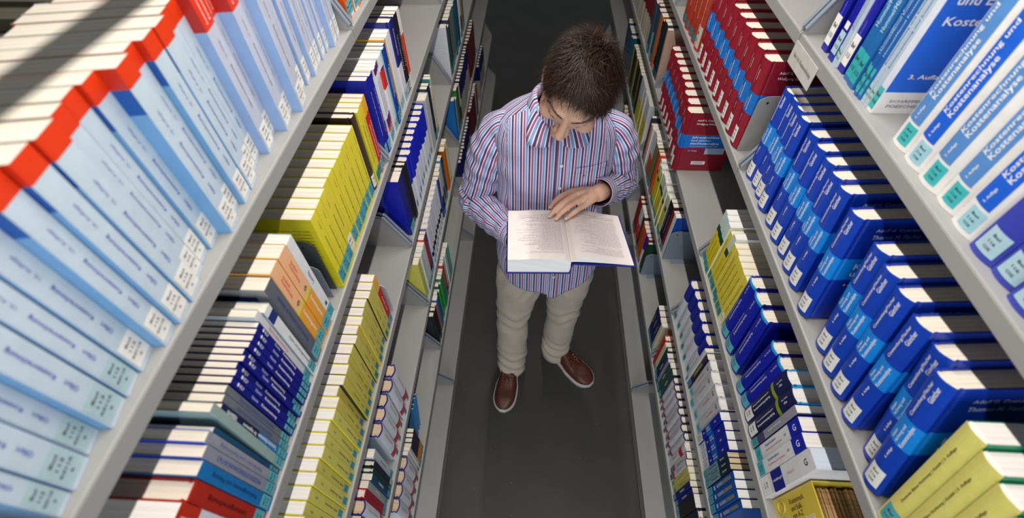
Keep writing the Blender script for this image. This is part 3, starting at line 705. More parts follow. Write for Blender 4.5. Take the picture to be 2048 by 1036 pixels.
plain('medbl', (30, 104, 172), (36, 112, 180), H=0.222, T=0.019, txt='Hummel/M\u00e4nnel', tc=(176, 212, 236), tl=0.06, th=0.009, lab=(48, 172, 176), labz=(0.008, 0.055), desc='medium blue paperback with pale lettering', zc=0.12)
plain('medbl2', (28, 92, 170), (30, 100, 180), H=0.222, T=0.010, txt='Hummel/M\u00e4nnel Kostenrechnung', tc=(160, 200, 232), tl=0.11, th=0.006, lab=(56, 176, 180), labz=(0.006, 0.05), desc='slim medium blue paperback')
plain('dkbl', (16, 24, 158), (14, 20, 140), H=0.228, T=0.021, lab=WHT, labz=(0.012, 0.062), desc='dark royal blue book on the lip', hard=False, pages=TAN_P, txt='Kosten', tc=(110, 120, 220), tl=0.02, th=0.004, zc=0.074)
plain('dkblp', (16, 24, 158), (14, 20, 140), H=0.228, T=0.019, lab=(176, 208, 220), labz=(0.012, 0.050), desc='dark royal blue book with a pale label', pages=TAN_P, extra=[('\u25a0', 0.060, 0.012, 0.012, WHT)])
row(R, 5, -0.652, [('navor', .040), ('navor', .037), ('navor', .037), ('kkb', .042), ('kkl', .041), ('kkl', .041), ('kkb', .042), ('kkl', .040)], yaw=0.10)
row(R, 5, -0.269, [('kkthin', .015), ('palel', .011), ('palel', .011), ('medbl2', .010), ('medbl2', .010), ('medbl2', .010), ('medbl', .020), ('medbl', .020), (None, .008), ('dkbl', .022), ('palel', .009), ('palel', .009), ('dkblp', .020), (None, .014), ('dkbl', .022)])
# --- second right shelf: tall blue and red textbooks
CB, CBB, CLB = (10, 64, 184), (8, 52, 168), (14, 136, 230)
def coe(name, edition, desc, tint=0):
    K[name] = Spec(H=0.226, D=0.165, T=0.038, hard=True, rnd=0.006, col=CB, board=CBB, bands=[(0.098, 0.145, CLB, CLB)], pages=CREAM,
        titles=[('Coenenberg/Fischer', 0.184, 0.062, 0.0072, W_, -0.005), ('G\u00fcnther', 0.202, 0.026, 0.0072, W_, 0.005), ('Kosten-', 0.111, 0.016, 0.0055, W_, -0.010), ('rechnung und', 0.118, 0.032, 0.0064, W_, -0.0015), ('Kostenanalyse', 0.121, 0.041, 0.0074, W_, 0.008), (edition, 0.078, 0.022, 0.0050, W_, 0.0)],
        label=(WHT, 0.008, 0.044, 0.026), call='Bwl\n116\nCOE', desc=desc, name='hardcover_book',
        fronts=[(1, 'text', 'Adolf G. Coenenberg', 0.030, 0.204, 0.085, 0.008, (200, 208, 230)), (1, 'text', 'Thomas M. Fischer', 0.030, 0.191, 0.080, 0.008, (200, 208, 230)), (1, 'text', 'Kosten', 0.03, 0.128, 0.06, 0.013, W_), (1, 'text', 'und', 0.03, 0.112, 0.03, 0.012, W_), (1, 'text', edition, 0.03, 0.085, 0.03, 0.006, W_)])
coe('coe8', '8. Auflage', 'bright blue textbook'); coe('coe7', '7. Auflage', 'deep blue textbook')
ys = [-.728, -.690, -.630, -.583, -.543, -.501, -.422, -.360, -.321, -.280, -.238, -.194, -.142, -.104, -.069, -.033]
xs = [.446, .462, .452, .452, .452, .456, .449, .452, .452, .454, .452, .454, .452, .456, .458, .454]
for i, v in enumerate(ys):
    place(R, 4, 'coe8' if i < 7 else 'coe7', v, T=0.0365, x=xs[i] + 0.002, lean=0.31 if i < 2 else 0.21 if i < 6 else 0.18 if i == 6 else 0.16 - 0.0165 * (i - 7), yaw=0.07)
K['deut'] = Spec(H=0.222, D=0.165, T=0.032, hard=False, rnd=0.004, col=(232, 222, 128), board=(20, 132, 92), bands=[(0.0, 0.222, (232, 222, 120), (24, 140, 100))], titles=[('Deutsche Bilanz Rechnung | Ewaldt | 3. Auflage', 0.125, 0.13, 0.0044, (70, 66, 40))], label=(TURQ, 0.008, 0.04, 0.024), call='Bwl\n117', pages=WHITE_P, desc='pale yellow book with green boards', headband=W_)
for i in range(4): place(R, 4, 'deut', -0.778 - 0.0335 * i, T=0.031, x=A_ + 0.006 - 0.002 * i, lean=0.25)
CR, CRB = (146, 24, 40), (140, 22, 42)
K['coer'] = Spec(H=0.226, D=0.165, T=0.046, hard=True, rnd=0.008, col=CR, board=CRB, bands=[(0.095, 0.146, (12, 112, 200), (14, 116, 208))], pages=CREAM,
    titles=[('Coenenberg/Haller', 0.185, 0.045, 0.0036, (230, 205, 205), -0.004), ('Schultze', 0.188, 0.024, 0.0036, (230, 205, 205), 0.004), ('Jahresabschluss', 0.120, 0.036, 0.0042, W_, -0.008), ('und Jahres-', 0.117, 0.026, 0.0042, W_, 0.0), ('abschlussanalyse', 0.121, 0.040, 0.0046, W_, 0.008), ('24. Auflage', 0.078, 0.018, 0.0034, (235, 215, 215), 0.0)],
    label=(WHT, 0.008, 0.052, 0.020), call='Bwl\n116\nCOE', desc='thick red textbook with blue band', name='hardcover_book',
    fronts=[(1, 'text', 'Adolf G. Coenenberg', 0.028, 0.200, 0.080, 0.0085, W_), (1, 'text', 'Wolfgang Schultze', 0.028, 0.187, 0.072, 0.0085, W_), (1, 'text', 'Jahresabschluss', 0.028, 0.136, 0.090, 0.011, W_), (1, 'text', 'und Jahres-', 0.028, 0.124, 0.066, 0.010, W_), (1, 'text', 'abschlussanalyse', 0.028, 0.112, 0.095, 0.011, W_), (1, 'text', 'Betriebswirtschaftliche Grundlagen, Inhalte', 0.028, 0.1015, 0.095, 0.004, (200, 220, 240)),
            (1, 'text', '24. Auflage', 0.028, 0.083, 0.030, 0.005, W_), (1, 'panel', 0.085, 0.150, 0.070, 0.094, (170, 190, 215)), (1, 'panel', 0.052, 0.100, 0.026, 0.040, (236, 236, 236)), (1, 'text', '||I|II||I|I|||', 0.058, 0.033, 0.032, 0.007, (40, 40, 50))])
yr = [.096 + .0535 * i for i in range(9)]
for i, v in enumerate(yr): place(R, 4, 'coer', v, T=0.0505, x=A_ + 0.003 + 0.008, lean=0.06)
plain('orred', (178, 58, 36), H=0.222, T=0.04, hard=True, rnd=0.005, txt='Jahresabschluss', tl=0.10, th=0.006, lab=(60, 120, 130), labz=(0.01, 0.03), desc='brick red hardcover')
plain('orredw', (182, 64, 40), H=0.222, T=0.04, hard=True, rnd=0.005, txt='Rechnungslegung', tl=0.10, th=0.006, lab=(206, 196, 176), labz=(0.01, 0.075), desc='brick red hardcover with a tall cream label')
row(R, 4, 0.575, [('orredw', .05), ('orred', .05), ('orred', .05), ('orred', .05), ('orred', .05)])
# --- third right shelf
plain('flex', (10, 26, 168), (10, 24, 146), H=0.212, T=0.034, hard=True, rnd=0.005, txt='Flexible Plankostenrechnung', tl=0.085, th=0.006, tc=(210, 216, 245), flip=True, lab=(92, 182, 196), desc='royal blue hardcover with sky blue headband', bands=[(0.205, 0.212, (40, 160, 226), (16, 26, 130))], extra=[('und Deckungsbeitragsrechnung', 0.10, 0.08, 0.004, (200, 206, 240), -0.008, True), ('Kilger Pampel / Vikas', 0.185, 0.03, 0.005, (190, 196, 235), 0.0, True)], zc=0.105)
K['flexn'] = Spec(H=0.222, T=0.038, hard=True, rnd=0.004, col=(18, 26, 80), board=(30, 150, 214), bands=[(0.150, 0.162, (140, 160, 36), (140, 160, 36))], titles=[('Flexible Plankostenrechnung', 0.095, 0.085, 0.0062, W_, 0.005, True), ('und Deckungsbeitragsrechnung', 0.095, 0.085, 0.0052, W_, -0.005, True), ('Kilger', 0.190, 0.014, 0.005, W_, 0.004, True), ('Pampel / Vikas', 0.190, 0.026, 0.004, W_, -0.004, True)], label=(WHT, 0.006, 0.044, 0.027), call='Bwl\n113', pages=WHITE_P, desc='navy hardcover with an olive band', name='hardcover_book')
K['uwb'] = Spec(H=0.212, T=0.030, col=(228, 228, 228), board=(200, 206, 216), bands=[(0.168, 0.212, (14, 34, 176), (14, 34, 176))], titles=[('G', 0.19, 0.012, 0.012, W_), ('Eisele/Knobloch', 0.085, 0.05, 0.005, (70, 90, 180), -0.006), ('Buchhaltung und Rechnung', 0.095, 0.075, 0.0045, (220, 110, 90), 0.004), ('4.4', 0.150, 0.008, 0.006, (70, 70, 80))], label=((62, 176, 186), 0.006, 0.034), call='Bwl\n113', pages=WHITE_P, desc='white paperback with blue emblem top', fronts=[(1, 'panel', 0.04, 0.12, 0.03, 0.08, (70, 60, 110))])
K['whbig'] = Spec(H=0.222, T=0.040, col=(228, 226, 228), bands=[(0.052, 0.100, (20, 34, 134), (228, 226, 228))], titles=[('in-buchf\u00fchrung 4.4', 0.078, 0.042, 0.007, W_), ('Version 4.4', 0.135, 0.03, 0.006, (226, 160, 150)), ('G', 0.196, 0.012, 0.012, (40, 50, 90))], label=(W_, 0.006, 0.040), call='Bwl\n113', pages=page_mat('pages_bluish', (206, 214, 228), dark=0.92), desc='broad white book with a navy block')
plain('wnav', (150, 148, 160), (60, 60, 110), H=0.218, T=0.018, txt='Kostenrechnung', tl=0.06, th=0.005, lab=(62, 170, 180), desc='silver paperback with dark lettering', pages=WHITE_P, tc=(235, 235, 240), bands=[(0.035, 0.07, (74, 70, 110), (74, 70, 110))])
plain('gryd', (148, 146, 142), (30, 34, 90), H=0.20, T=0.016, lab=(40, 150, 150), desc='drab grey paperback', txt='Kosten', tl=0.04)
row(R, 3, -0.678, [('whbig', .040), ('uwb', .030), ('uwb', .030)]); row(R, 3, -0.576, [('wnav', .018), ('flexn', .036), ('flexn', .036), ('flex', .036), ('flex', .035)])
row(R, 3, -0.398, [('flex', .044, 0.10), (None, .010), ('flex', .046, 0.06), ('flex', .042, 0.06)])
K['lgw'] = Spec(H=0.205, T=0.022, col=(222, 204, 34), board=(232, 236, 236), bands=[(0.130, 0.152, (10, 76, 44), (232, 236, 236)), (0.152, 0.205, (196, 216, 206), (226, 232, 230))], titles=[('Kosten- und Leistungsrechnung', 0.075, 0.08, 0.0036, (70, 66, 30))], label=((60, 160, 176), 0.004, 0.03), desc='yellow paperback with a pale green top', pages=WHITE_P)
K['ygr'] = Spec(H=0.195, T=0.018, col=(222, 204, 60), board=(236, 226, 160), titles=[('Kosten- und Leistungsrechnung im Betrieb', 0.11, 0.12, 0.0040, (80, 74, 30))], label=((46, 150, 158), 0.004, 0.034), desc='mustard yellow paperback', pages=CREAM)
plain('ygrw', (222, 204, 60), (236, 226, 160), H=0.195, T=0.018, txt='Kosten- und Leistungsrechnung', tc=(80, 74, 30), tl=0.12, th=0.004, lab=WHT, labz=(0.004, 0.04), desc='mustard yellow paperback with a white label')
row(R, 3, -0.252, [('ygrw', .021), ('ygr', .021), ('ygr', .021), ('ygr', .021), ('ygr', .021), ('ygr', .021), ('lgw', .023), ('ygr', .019), ('lgw', .023), ('lgw', .023), ('lgw', .021)])
yr3 = [.408 + .0502 * i for i in range(9)]
for i, v in enumerate(yr3): place(R, 3, 'coer', v, T=0.0475, x=A_ + 0.006 - (0.018 if i == 0 else 0.008 if i < 3 else 0), lean=0.03)
# --- fourth right shelf
K['gold'] = Spec(H=0.200, T=0.020, col=(8, 84, 168), board=(8, 64, 136), titles=[('PHILOSOPHIE DER', 0.098, 0.045, 0.0075, (226, 228, 226)), ('KOSTENRECHNUNG', 0.152, 0.056, 0.0075, (206, 186, 84)), ('\u25a0', 0.058, 0.010, 0.009, (200, 210, 230))], label=((86, 184, 200), 0.006, 0.038), call='Bwl\n113', desc='blue paperback with gold capitals', pages=WHITE_P)
row(R, 2, -0.672, [('gold', .0215)] * 4)
K['tealg'] = Spec(H=0.195, T=0.014, col=(120, 156, 164), board=(20, 50, 70), bands=[(0.12, 0.195, (14, 44, 66), (14, 44, 66))], titles=[('Kostenrechnung', 0.08, 0.05, 0.005, (30, 40, 50)), ('Zimmermann', 0.155, 0.03, 0.005, (220, 226, 230))], label=((80, 176, 190), 0.004, 0.03), desc='grey-green paperback with dark top', pages=TAN_P)
row(R, 2, -0.584, [('tealg', .0145)] * 3)
K['olfb4'] = Spec(H=0.205, T=0.025, col=(10, 34, 166), board=(14, 32, 150), bands=[(0.0, 0.050, (212, 216, 224), (16, 30, 140)), (0.085, 0.125, (22, 108, 206), (22, 108, 206))], titles=[('Kosten-\nrechnung', 0.105, 0.030, 0.014, W_), ('Olfert', 0.068, 0.014, 0.005, W_), ('kiehl', 0.165, 0.012, 0.005, W_)], label=((214, 218, 224), 0.004, 0.046), call='Bwl\n113', desc='blue paperback with light blue band', pages=WHITE_P)
row(R, 2, -0.540, [('olfb4', .0248)] * 4)
K['utb'] = Spec(H=0.208, T=0.036, hard=True, rnd=0.003, col=(206, 206, 210), board=(214, 214, 218), titles=[('Kostenrechnung', 0.125, 0.055, 0.007, (216, 120, 100)), ('G', 0.185, 0.012, 0.012, (30, 30, 36))], label=((96, 188, 206), 0.010, 0.036, 0.022), call='Bwl', desc='grey-white hardcover with reddish lettering', name='hardcover_book', pages=WHITE_P)
row(R, 2, -0.438, [('utb', .036), ('utb', .038), ('utb', .038), ('utb', .036)])
plain('blky', (22, 20, 60), H=0.200, T=0.020, txt='KOSTENRECHNUNG', tc=(214, 214, 60), tl=0.085, th=0.008, lab=(60, 150, 166), labz=(0.004, 0.04), desc='black and navy paperback with yellow capitals')
row(R, 2, -0.289, [('blky', .022), ('greyw', .012)])
K['whblu4'] = Spec(H=0.215, D=0.16, T=0.040, hard=True, rnd=0.006, col=(214, 216, 224), bands=[(0.140, 0.215, (12, 34, 150), (14, 40, 150))], titles=[('Einf\u00fchrung in die Wirtschaft', 0.085, 0.07, 0.004, (190, 120, 110))], label=((50, 160, 170), 0.016, 0.046, 0.016), call='Bwl', desc='broad white hardcover with a blue top', name='hardcover_book', pages=CREAM)
run(R, 2, 'whblu4', -0.252, -0.012, 6)
K['wfr'] = Spec(H=0.222, T=0.026, col=(222, 224, 226), board=(24, 74, 170), titles=[], label=None, desc='white paperback with blue front behind a bookend', pages=WHITE_P)
plain('dred', (146, 30, 26), H=0.212, T=0.022, desc='dark red hardcover', hard=True)
place(R, 2, 'wfr', 0.268, T=0.026)
row(R, 2, 0.284, [('dred', .024), ('blk', .024), ('blk', .024), ('greyw', .016)])
run(R, 2, ['lgw', 'ygr', 'lgw', 'ygr', 'lgw', 'lgw'], 0.372, 0.610, 11)
plain('orng', (214, 76, 24), H=0.215, T=0.03, desc='orange hardcover', hard=True)
K['orw'] = Spec(H=0.220, T=0.022, col=(214, 78, 30), bands=[(0.11, 0.22, (200, 204, 206), (214, 214, 210))], desc='orange paperback with a white upper half', label=((50, 120, 140), 0.004, 0.03), pages=CREAM)
plain('olv', (116, 112, 80), H=0.212, T=0.02, desc='khaki paperback')
row(R, 2, 0.612, [('orng', .03), ('dkteal2', .026), ('olv', .022), ('olv', .02), ('orw', .024), ('orw', .024), ('orw', .024), ('greyw', .02), ('greyw', .02), ('greyw', .02), ('coral', .018), ('navthin', .018)])
# --- fifth right shelf
plain('blk5', (30, 30, 34), H=0.205, T=0.036, desc='thick black paperback', lab=(130, 180, 190), pages=WHITE_P)
plain('nv5', (18, 30, 120), H=0.20, T=0.018, txt='Investition', tl=0.05, lab=(120, 180, 195), desc='ink blue paperback')
K['yl5'] = Spec(H=0.200, T=0.021, col=(216, 204, 112), board=(226, 214, 90), titles=[('Grundlagen der Rechnung', 0.115, 0.07, 0.004, (90, 84, 40))], label=((88, 176, 196), 0.008, 0.034, 0.012), call='Bwl', desc='straw yellow paperback')
K['wr5'] = Spec(H=0.200, T=0.022, col=(216, 214, 220), bands=[(0.032, 0.056, (206, 50, 70), (206, 50, 70)), (0.195, 0.2, (30, 24, 70), (30, 24, 70))], titles=[('Wirtschaft und Praxis', 0.115, 0.06, 0.004, (110, 110, 130))], label=((40, 140, 160), 0.004, 0.030), desc='white paperback with crimson foot')
K['wrb5'] = Spec(H=0.205, T=0.030, hard=True, rnd=0.005, col=(220, 220, 224), bands=[(0.13, 0.165, (216, 24, 54), (220, 220, 224))], titles=[('Bilanz', 0.08, 0.05, 0.004, (120, 120, 130))], label=None, desc='white hardcover with a crimson block', name='hardcover_book')
K['whr5'] = Spec(H=0.208, D=0.16, T=0.028, hard=True, rnd=0.005, col=(216, 214, 222), bands=[(0.040, 0.046, (40, 40, 120), (216, 214, 222)), (0.026, 0.040, (206, 60, 60), (216, 214, 222)), (0.203, 0.208, (34, 28, 84), (34, 28, 84))], titles=[('Einf\u00fchrung in die Betriebswirtschaftslehre', 0.125, 0.09, 0.004, (140, 140, 160))], label=((50, 150, 170), 0.004, 0.026, 0.014), call='Bwl', desc='white hardcover with thin red foot', name='hardcover_book', pages=CREAM)
row(R, 1, -0.640, [('navblk', .03), ('blk5', .042), ('nv5', .018), ('nv5', .020), ('yl5', .021), ('yl5', .021), ('wr5', .021), ('wr5', .023), ('wrb5', .032)])
run(R, 1, 'whr5', -0.412, -0.190, 8)
plain('tealg5', (44, 84, 88), H=0.21, T=0.024, txt='Lexikon', tl=0.04, desc='grey-teal paperback')
plain('grn5', (14, 66, 44), H=0.205, T=0.018, hard=True, desc='forest green hardcover')
plain('crm5', (216, 212, 178), H=0.20, T=0.02, desc='ivory paperback')
plain('rd5', (200, 28, 36), H=0.205, T=0.024, desc='scarlet hardcover', hard=True, rnd=0.004, lab=None)
row(R, 1, -0.186, [('tealg5', .026), ('tealg5', .026), ('gryd', .018), ('nv5', .024), ('grn5', .022), ('crm5', .022), ('rd5', .028)])
K['nvy5'] = Spec(H=0.195, D=0.15, T=0.024, col=(20, 30, 100), titles=[('Wirtschaftslexikon', 0.12, 0.06, 0.006, (196, 190, 90))], label=((70, 160, 176), 0.004, 0.030), desc='navy paperback with yellow lettering', pages=CREAM)
row(R, 1, 0.016, [('crm5', .02), ('nvy5', .030), ('nvy5', .030), ('nvy5', .026)])
plain('or5', (206, 84, 24), H=0.205, T=0.024, desc='burnt orange paperback', lab=(150, 190, 190))
K['orw5'] = Spec(H=0.215, T=0.034, col=(216, 54, 28), bands=[(0.12, 0.215, (214, 222, 228), (222, 222, 222))], titles=[('TCP', 0.10, 0.02, 0.01, W_, 0, False)], desc='red paperback with a white head', label=(PALE, 0.004, 0.03))
row(R, 1, 0.430, [('grn5', .020), ('dred', .02), ('whblu', .03), ('or5', .026), ('or5', .026), ('or5', .026), ('blk', .022), ('orw5', .036), ('orw5', .036), (None, .01), ('dred', .03), ('dred', .03)])
# --- far right sections
K['wyl'] = Spec(H=0.225, T=0.03, col=(206, 190, 50), board=(214, 220, 222), bands=[(0.13, 0.225, (206, 212, 214), (206, 212, 214))], desc='white paperback with a yellow lower half', pages=GREY_P)
run(R, 2, 'wyl', 0.950, 1.22, 8)
plain('blkf', (20, 24, 40), H=0.215, T=0.03, desc='blackish paperback', lab=(60, 130, 130))
plain('olvf', (140, 128, 30), H=0.215, T=0.03, desc='brownish yellow paperback', lab=(60, 130, 130))
run(R, 2, ['blkf', 'olvf', 'blkf', 'blkf'], 1.23, 1.55, 10)
run(R, 2, ['tealf', 'bluebr', 'dkblu', 'olive'], 1.60, 1.84, 8)
K['des'] = Spec(H=0.225, D=0.17, T=0.04, col=(222, 100, 20), board=(226, 104, 22), desc='orange book with exposed cover marked DES', fronts=[(1, 'text', 'DES', 0.045, 0.17, 0.05, 0.018, W_)], label=None)
plain('tallbk', (26, 34, 40), H=0.235, T=0.03, desc='tall blackish book', lab=(50, 110, 110))
plain('palebr', (196, 160, 140), H=0.225, T=0.016, desc='dusty pink paperback', lab=None)
row(R, 3, 0.962, [('palebr', .02), ('tallbk', .03), ('tallbk', .03), ('blk', .03)])
place(R, 3, 'des', 1.10, T=0.04)
K['mredw'] = Spec(H=0.225, T=0.035, hard=True, rnd=0.005, col=(176, 168, 152), bands=[(0.11, 0.225, (110, 26, 28), (110, 26, 28))], desc='grey hardcover with a maroon top', label=None, name='hardcover_book')
run(R, 3, ['tealf', 'mredw'], 1.14, 1.30, 4); run(R, 3, 'mredw', 1.30, 1.80, 12)
run(R, 1, ['greyw', 'olvf', 'or5', 'redhc'], 1.0, 1.5, 14)
flush_books()
# dim backs of the neighbouring row seen over the top left shelf: they stand in their own case
nb = thing('bookcase', 'dark steel bookcase of the next row behind the left shelves', 'bookcase', group='steel library bookcases along the aisle')
m = MB(); m.box((-0.985, -0.93, 1.700), (-0.745, 0.0, 1.715)); m.build('shelf', METAL, nb)
for yy in (-0.93, 0.0):
    m = MB(); m.box((-0.985, yy - 0.002, 0.0), (-0.745, yy + 0.002, 1.78)); m.build('end_panel', METAL, nb)
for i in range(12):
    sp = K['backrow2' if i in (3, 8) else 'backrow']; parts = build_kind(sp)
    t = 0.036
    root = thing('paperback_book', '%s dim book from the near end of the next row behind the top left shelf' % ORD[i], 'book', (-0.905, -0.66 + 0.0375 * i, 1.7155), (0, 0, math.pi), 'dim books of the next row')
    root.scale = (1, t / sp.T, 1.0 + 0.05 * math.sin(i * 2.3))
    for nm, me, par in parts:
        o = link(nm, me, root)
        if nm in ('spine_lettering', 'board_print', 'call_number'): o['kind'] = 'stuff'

# ------------------------------------------------------------------ bookends, index-card box, shelf sign
def bookend(label, side, level, y, colr=STEEL_BLUE, h=0.145, d=0.15, x=None, fd=-1):
    t = thing('bookend', label, 'bookend', (side * (x or A_ + 0.018), y, TOP[level] + 0.0004), (0, 0, 0), 'steel bookends')
    m = MB(); r = 0.018; s = side
    poly = [(0, 0), (s * d, 0), (s * d, h), (s * r * 1.6, h)] + [(s * r * (1 - math.sin(a)) * 1.6, h - r * (1 - math.cos(a))) for a in (0.4, 0.8, 1.2, 1.57)] 
    m.prism(poly, 'y', -0.0008, 0.0008); m.build('plate', colr, t, bevel=0)
    m = MB(); m.box((s * 0.03, 0, 0), (s * (d - 0.03), fd * 0.022, 0.0012)); m.build('foot', colr, t)
    m = MB(); m.tube([(s * 0.022, -0.0016, h - 0.017), (s * 0.022, 0.0016, h - 0.017)], 0.003, 10); m.build('hole_ring', METAL_D, t)
    return t
DKST = mat('dark_steel', (72, 78, 84), rough=0.4); CLR = mat('pale_plastic', (196, 196, 212), rough=0.25)
bookend('dark steel bookend against the bright yellow paperbacks, second left shelf', L, 4, -0.404, DKST)
bookend('pale blue steel bookend beside the white paperback, second left shelf', L, 4, -0.424, STEEL_BLUE, h=0.10)
bookend('clear plastic bookend past the orange-red book, second left shelf', L, 4, 0.366, CLR, h=0.13, x=A_ + 0.008, fd=1)
bookend('clear plastic bookend beside the crimson paperback, third left shelf', L, 3, -0.240, CLR, h=0.12, x=A_ + 0.008, fd=1)
bookend('grey steel bookend at the near end of the thick red textbooks, second right shelf', R, 4, 0.068, METAL, h=0.155, x=A_ + 0.012)
bookend('grey steel bookend behind the shorter red row, third right shelf', R, 3, 0.872, STEEL_BLUE, h=0.16)
bookend('blue-grey steel bookend in front of the blue-fronted paperback, fourth right shelf', R, 2, 0.248, STEEL_BLUE, h=0.16, x=A_ + 0.006)
bookend('blue-grey steel bookend by the green hardcover, fifth right shelf', R, 1, 0.424, STEEL_BLUE, h=0.15, x=A_ + 0.008)

bx_ = thing('card_box', 'yellow card index box full of brown cards, third right shelf', 'box', (A_ + 0.020, -0.722, TOP[3] + 0.0005))
YB = cmat((226, 200, 70)); YBD = cmat((206, 178, 60)); CARD = page_mat('index_cards', (198, 160, 110), dark=0.55, scale=260)
bw, bd, bh = 0.082, 0.165, 0.165
m = MB()
for a, b in (((0, -bw/2, 0), (bd, bw/2, 0.002)), ((0, -bw/2, 0.002), (0.002, bw/2, bh)), ((bd-0.002, -bw/2, 0.002), (bd, bw/2, bh)), ((0.002, -bw/2, 0.002), (bd-0.002, -bw/2+0.002, bh)), ((0.002, bw/2-0.002, 0.002), (bd-0.002, bw/2, bh))): m.box(a, b)
m.build('case', YB, bx_)
m = MB(); rnd = random.Random(3)
for i in range(46):
    x0 = 0.012 + i * 0.0031; m.box((x0, -bw/2 + 0.006, 0.003), (x0 + 0.0022, bw/2 - 0.006 - rnd.random() * 0.002, bh - 0.018 - rnd.random() * 0.012))
ic = m.build('index_cards', CARD, bx_); ic['kind'] = 'stuff'
def flat_text(name, txt, parent, origin, ux, uy, length, height, rgb):
    v, f, w, hh = text_verts(txt); o = Vector(origin); ux = Vector(ux); uy = Vector(uy)
    return link(name, new_mesh(name, [o + ux * (a / w * length) + uy * (b / hh * height) for a, b in v], f, [ink(rgb)]), parent)
flat_text('front_lettering', 'Kostenrech.\nund Kalk.\nvon A-Z', bx_, (-0.0006, 0.012, 0.095), (0, 0, 1), (0, 1, 0), 0.06, 0.034, (110, 70, 40))
flat_text('banner', 'PRAXIS-LEXIKON', bx_, (-0.0010, -bw/2 + 0.010, 0.085), (0, 0, 1), (0, 1, 0), 0.12, 0.007, (250, 240, 235))
m = MB(); m.box((-0.0006, -bw/2 + 0.003, 0.02), (0, -bw/2 + 0.017, 0.155)); m.build('banner_strip', ink((130, 60, 50)), bx_)
flat_text('series_lettering', '1 888', bx_, (-0.0006, -0.015, 0.12), (0, 0, 1), (0, 1, 0), 0.05, 0.014, (236, 232, 200))
m = MB(); m.tube([(-0.001, 0.022 + 0.011 * math.cos(a), 0.03 + 0.014 * math.sin(a)) for a in [2 * math.pi * k / 16 for k in range(17)]], 0.0018, 6); m.build('pull_ring', YBD, bx_)
m = MB(); m.box((-0.0007, -0.02, 0.004), (-0.0001, 0.004, 0.036)); m.build('spine_label', mat('label_88_176_190', TURQ), bx_)

sg = thing('shelf_sign', 'clear plastic shelf sign clipped under the top right shelf lip', 'sign', (A_ - 0.001, -0.055, TOP[5] - 0.028))
m = MB(); m.box((-0.0012, -0.055, -0.030), (0.0, 0.055, 0.014)); m.build('card', mat('sign_card', (206, 204, 198), rough=0.2, coat=0.6), sg)
flat_text('sign_lettering', 'Bwl 116  Kostenrechnung', sg, (-0.0020, -0.002, -0.008), (0, -1, 0), (0, 0, 1), 0.085, 0.010, (120, 118, 116))
# ------------------------------------------------------------------ the reader
def V3(*a): return np.array(a, float)
def catmull(pts, sub):
    P = [np.array(p, float) for p in pts]; P = [2 * P[0] - P[1]] + P + [2 * P[-1] - P[-2]]
    out = []
    for i in range(1, len(P) - 2):
        for k in range(sub):
            t = k / sub; a, b, c, d = P[i - 1], P[i], P[i + 1], P[i + 2]
            out.append(0.5 * ((2 * b) + (-a + c) * t + (2 * a - 5 * b + 4 * c - d) * t * t + (-a + 3 * b - 3 * c + d) * t ** 3))
    out.append(P[-2]); return out

def frames(path, up0):
    fr = []; up = np.array(up0, float)
    for i, p in enumerate(path):
        t = path[min(i + 1, len(path) - 1)] - path[max(i - 1, 0)]; t = t / np.linalg.norm(t)
        a = np.cross(t, up); a /= np.linalg.norm(a); up = np.cross(a, t); fr.append((t, a, up.copy()))
    return fr

def limb(mb, pts, radii, n=14, sub=5, up=(0.13, 0.31, 0.94), flat=1.0):
    """closed rounded tapering limb through the joints"""
    P4 = [tuple(p) + (r,) for p, r in zip(pts, radii)]
    path4 = catmull(P4, sub); path = [p[:3] for p in path4]; rad = [max(0.002, p[3]) for p in path4]
    fr = frames(path, up)
    rings = []
    def ring(c, a, u, r): return [tuple(c + a * math.cos(2 * math.pi * k / n) * r + u * math.sin(2 * math.pi * k / n) * r * flat) for k in range(n)]
    t, a, u = fr[0]; r = rad[0]
    for q in (0.95, 0.7, 0.35): rings.append(ring(path[0] - t * r * q, a, u, r * math.sqrt(1 - q * q)))
    for p, (t, a, u), r in zip(path, fr, rad): rings.append(ring(p, a, u, r))
    t, a, u = fr[-1]; r = rad[-1]
    for q in (0.35, 0.7, 0.95): rings.append(ring(path[-1] + t * r * q, a, u, r * math.sqrt(1 - q * q)))
    v = [p for g in rings for p in g]
    f = [(i * n + k, i * n + (k + 1) % n, (i + 1) * n + (k + 1) % n, (i + 1) * n + k) for i in range(len(rings) - 1) for k in range(n)]
    f += [tuple(range(n - 1, -1, -1)), tuple(range((len(rings) - 1) * n, len(rings) * n))]
    mb.add(v, f)

def blob(mb, c, r, M=None, nu=14, nv=10):
    """ellipsoid"""
    v, f = [], []
    for i in range(nv + 1):
        ph = -math.pi / 2 + math.pi * i / nv
        for k in range(nu):
            th = 2 * math.pi * k / nu
            p = V3(r[0] * math.cos(ph) * math.cos(th), r[1] * math.cos(ph) * math.sin(th), r[2] * math.sin(ph))
            if M is not None: p = M @ p
            v.append(tuple(np.array(c) + p))
    for i in range(nv):
        for k in range(nu): f.append((i * nu + k, i * nu + (k + 1) % nu, (i + 1) * nu + (k + 1) % nu, (i + 1) * nu + k))
    mb.add(v, f)

def loft(mb, rings):
    n = len(rings[0]); v = [tuple(p) for g in rings for p in g]
    f = [(i * n + k, i * n + (k + 1) % n, (i + 1) * n + (k + 1) % n, (i + 1) * n + k) for i in range(len(rings) - 1) for k in range(n)]
    f += [tuple(range(n - 1, -1, -1)), tuple(range((len(rings) - 1) * n, len(rings) * n))]
    mb.add(v, f)

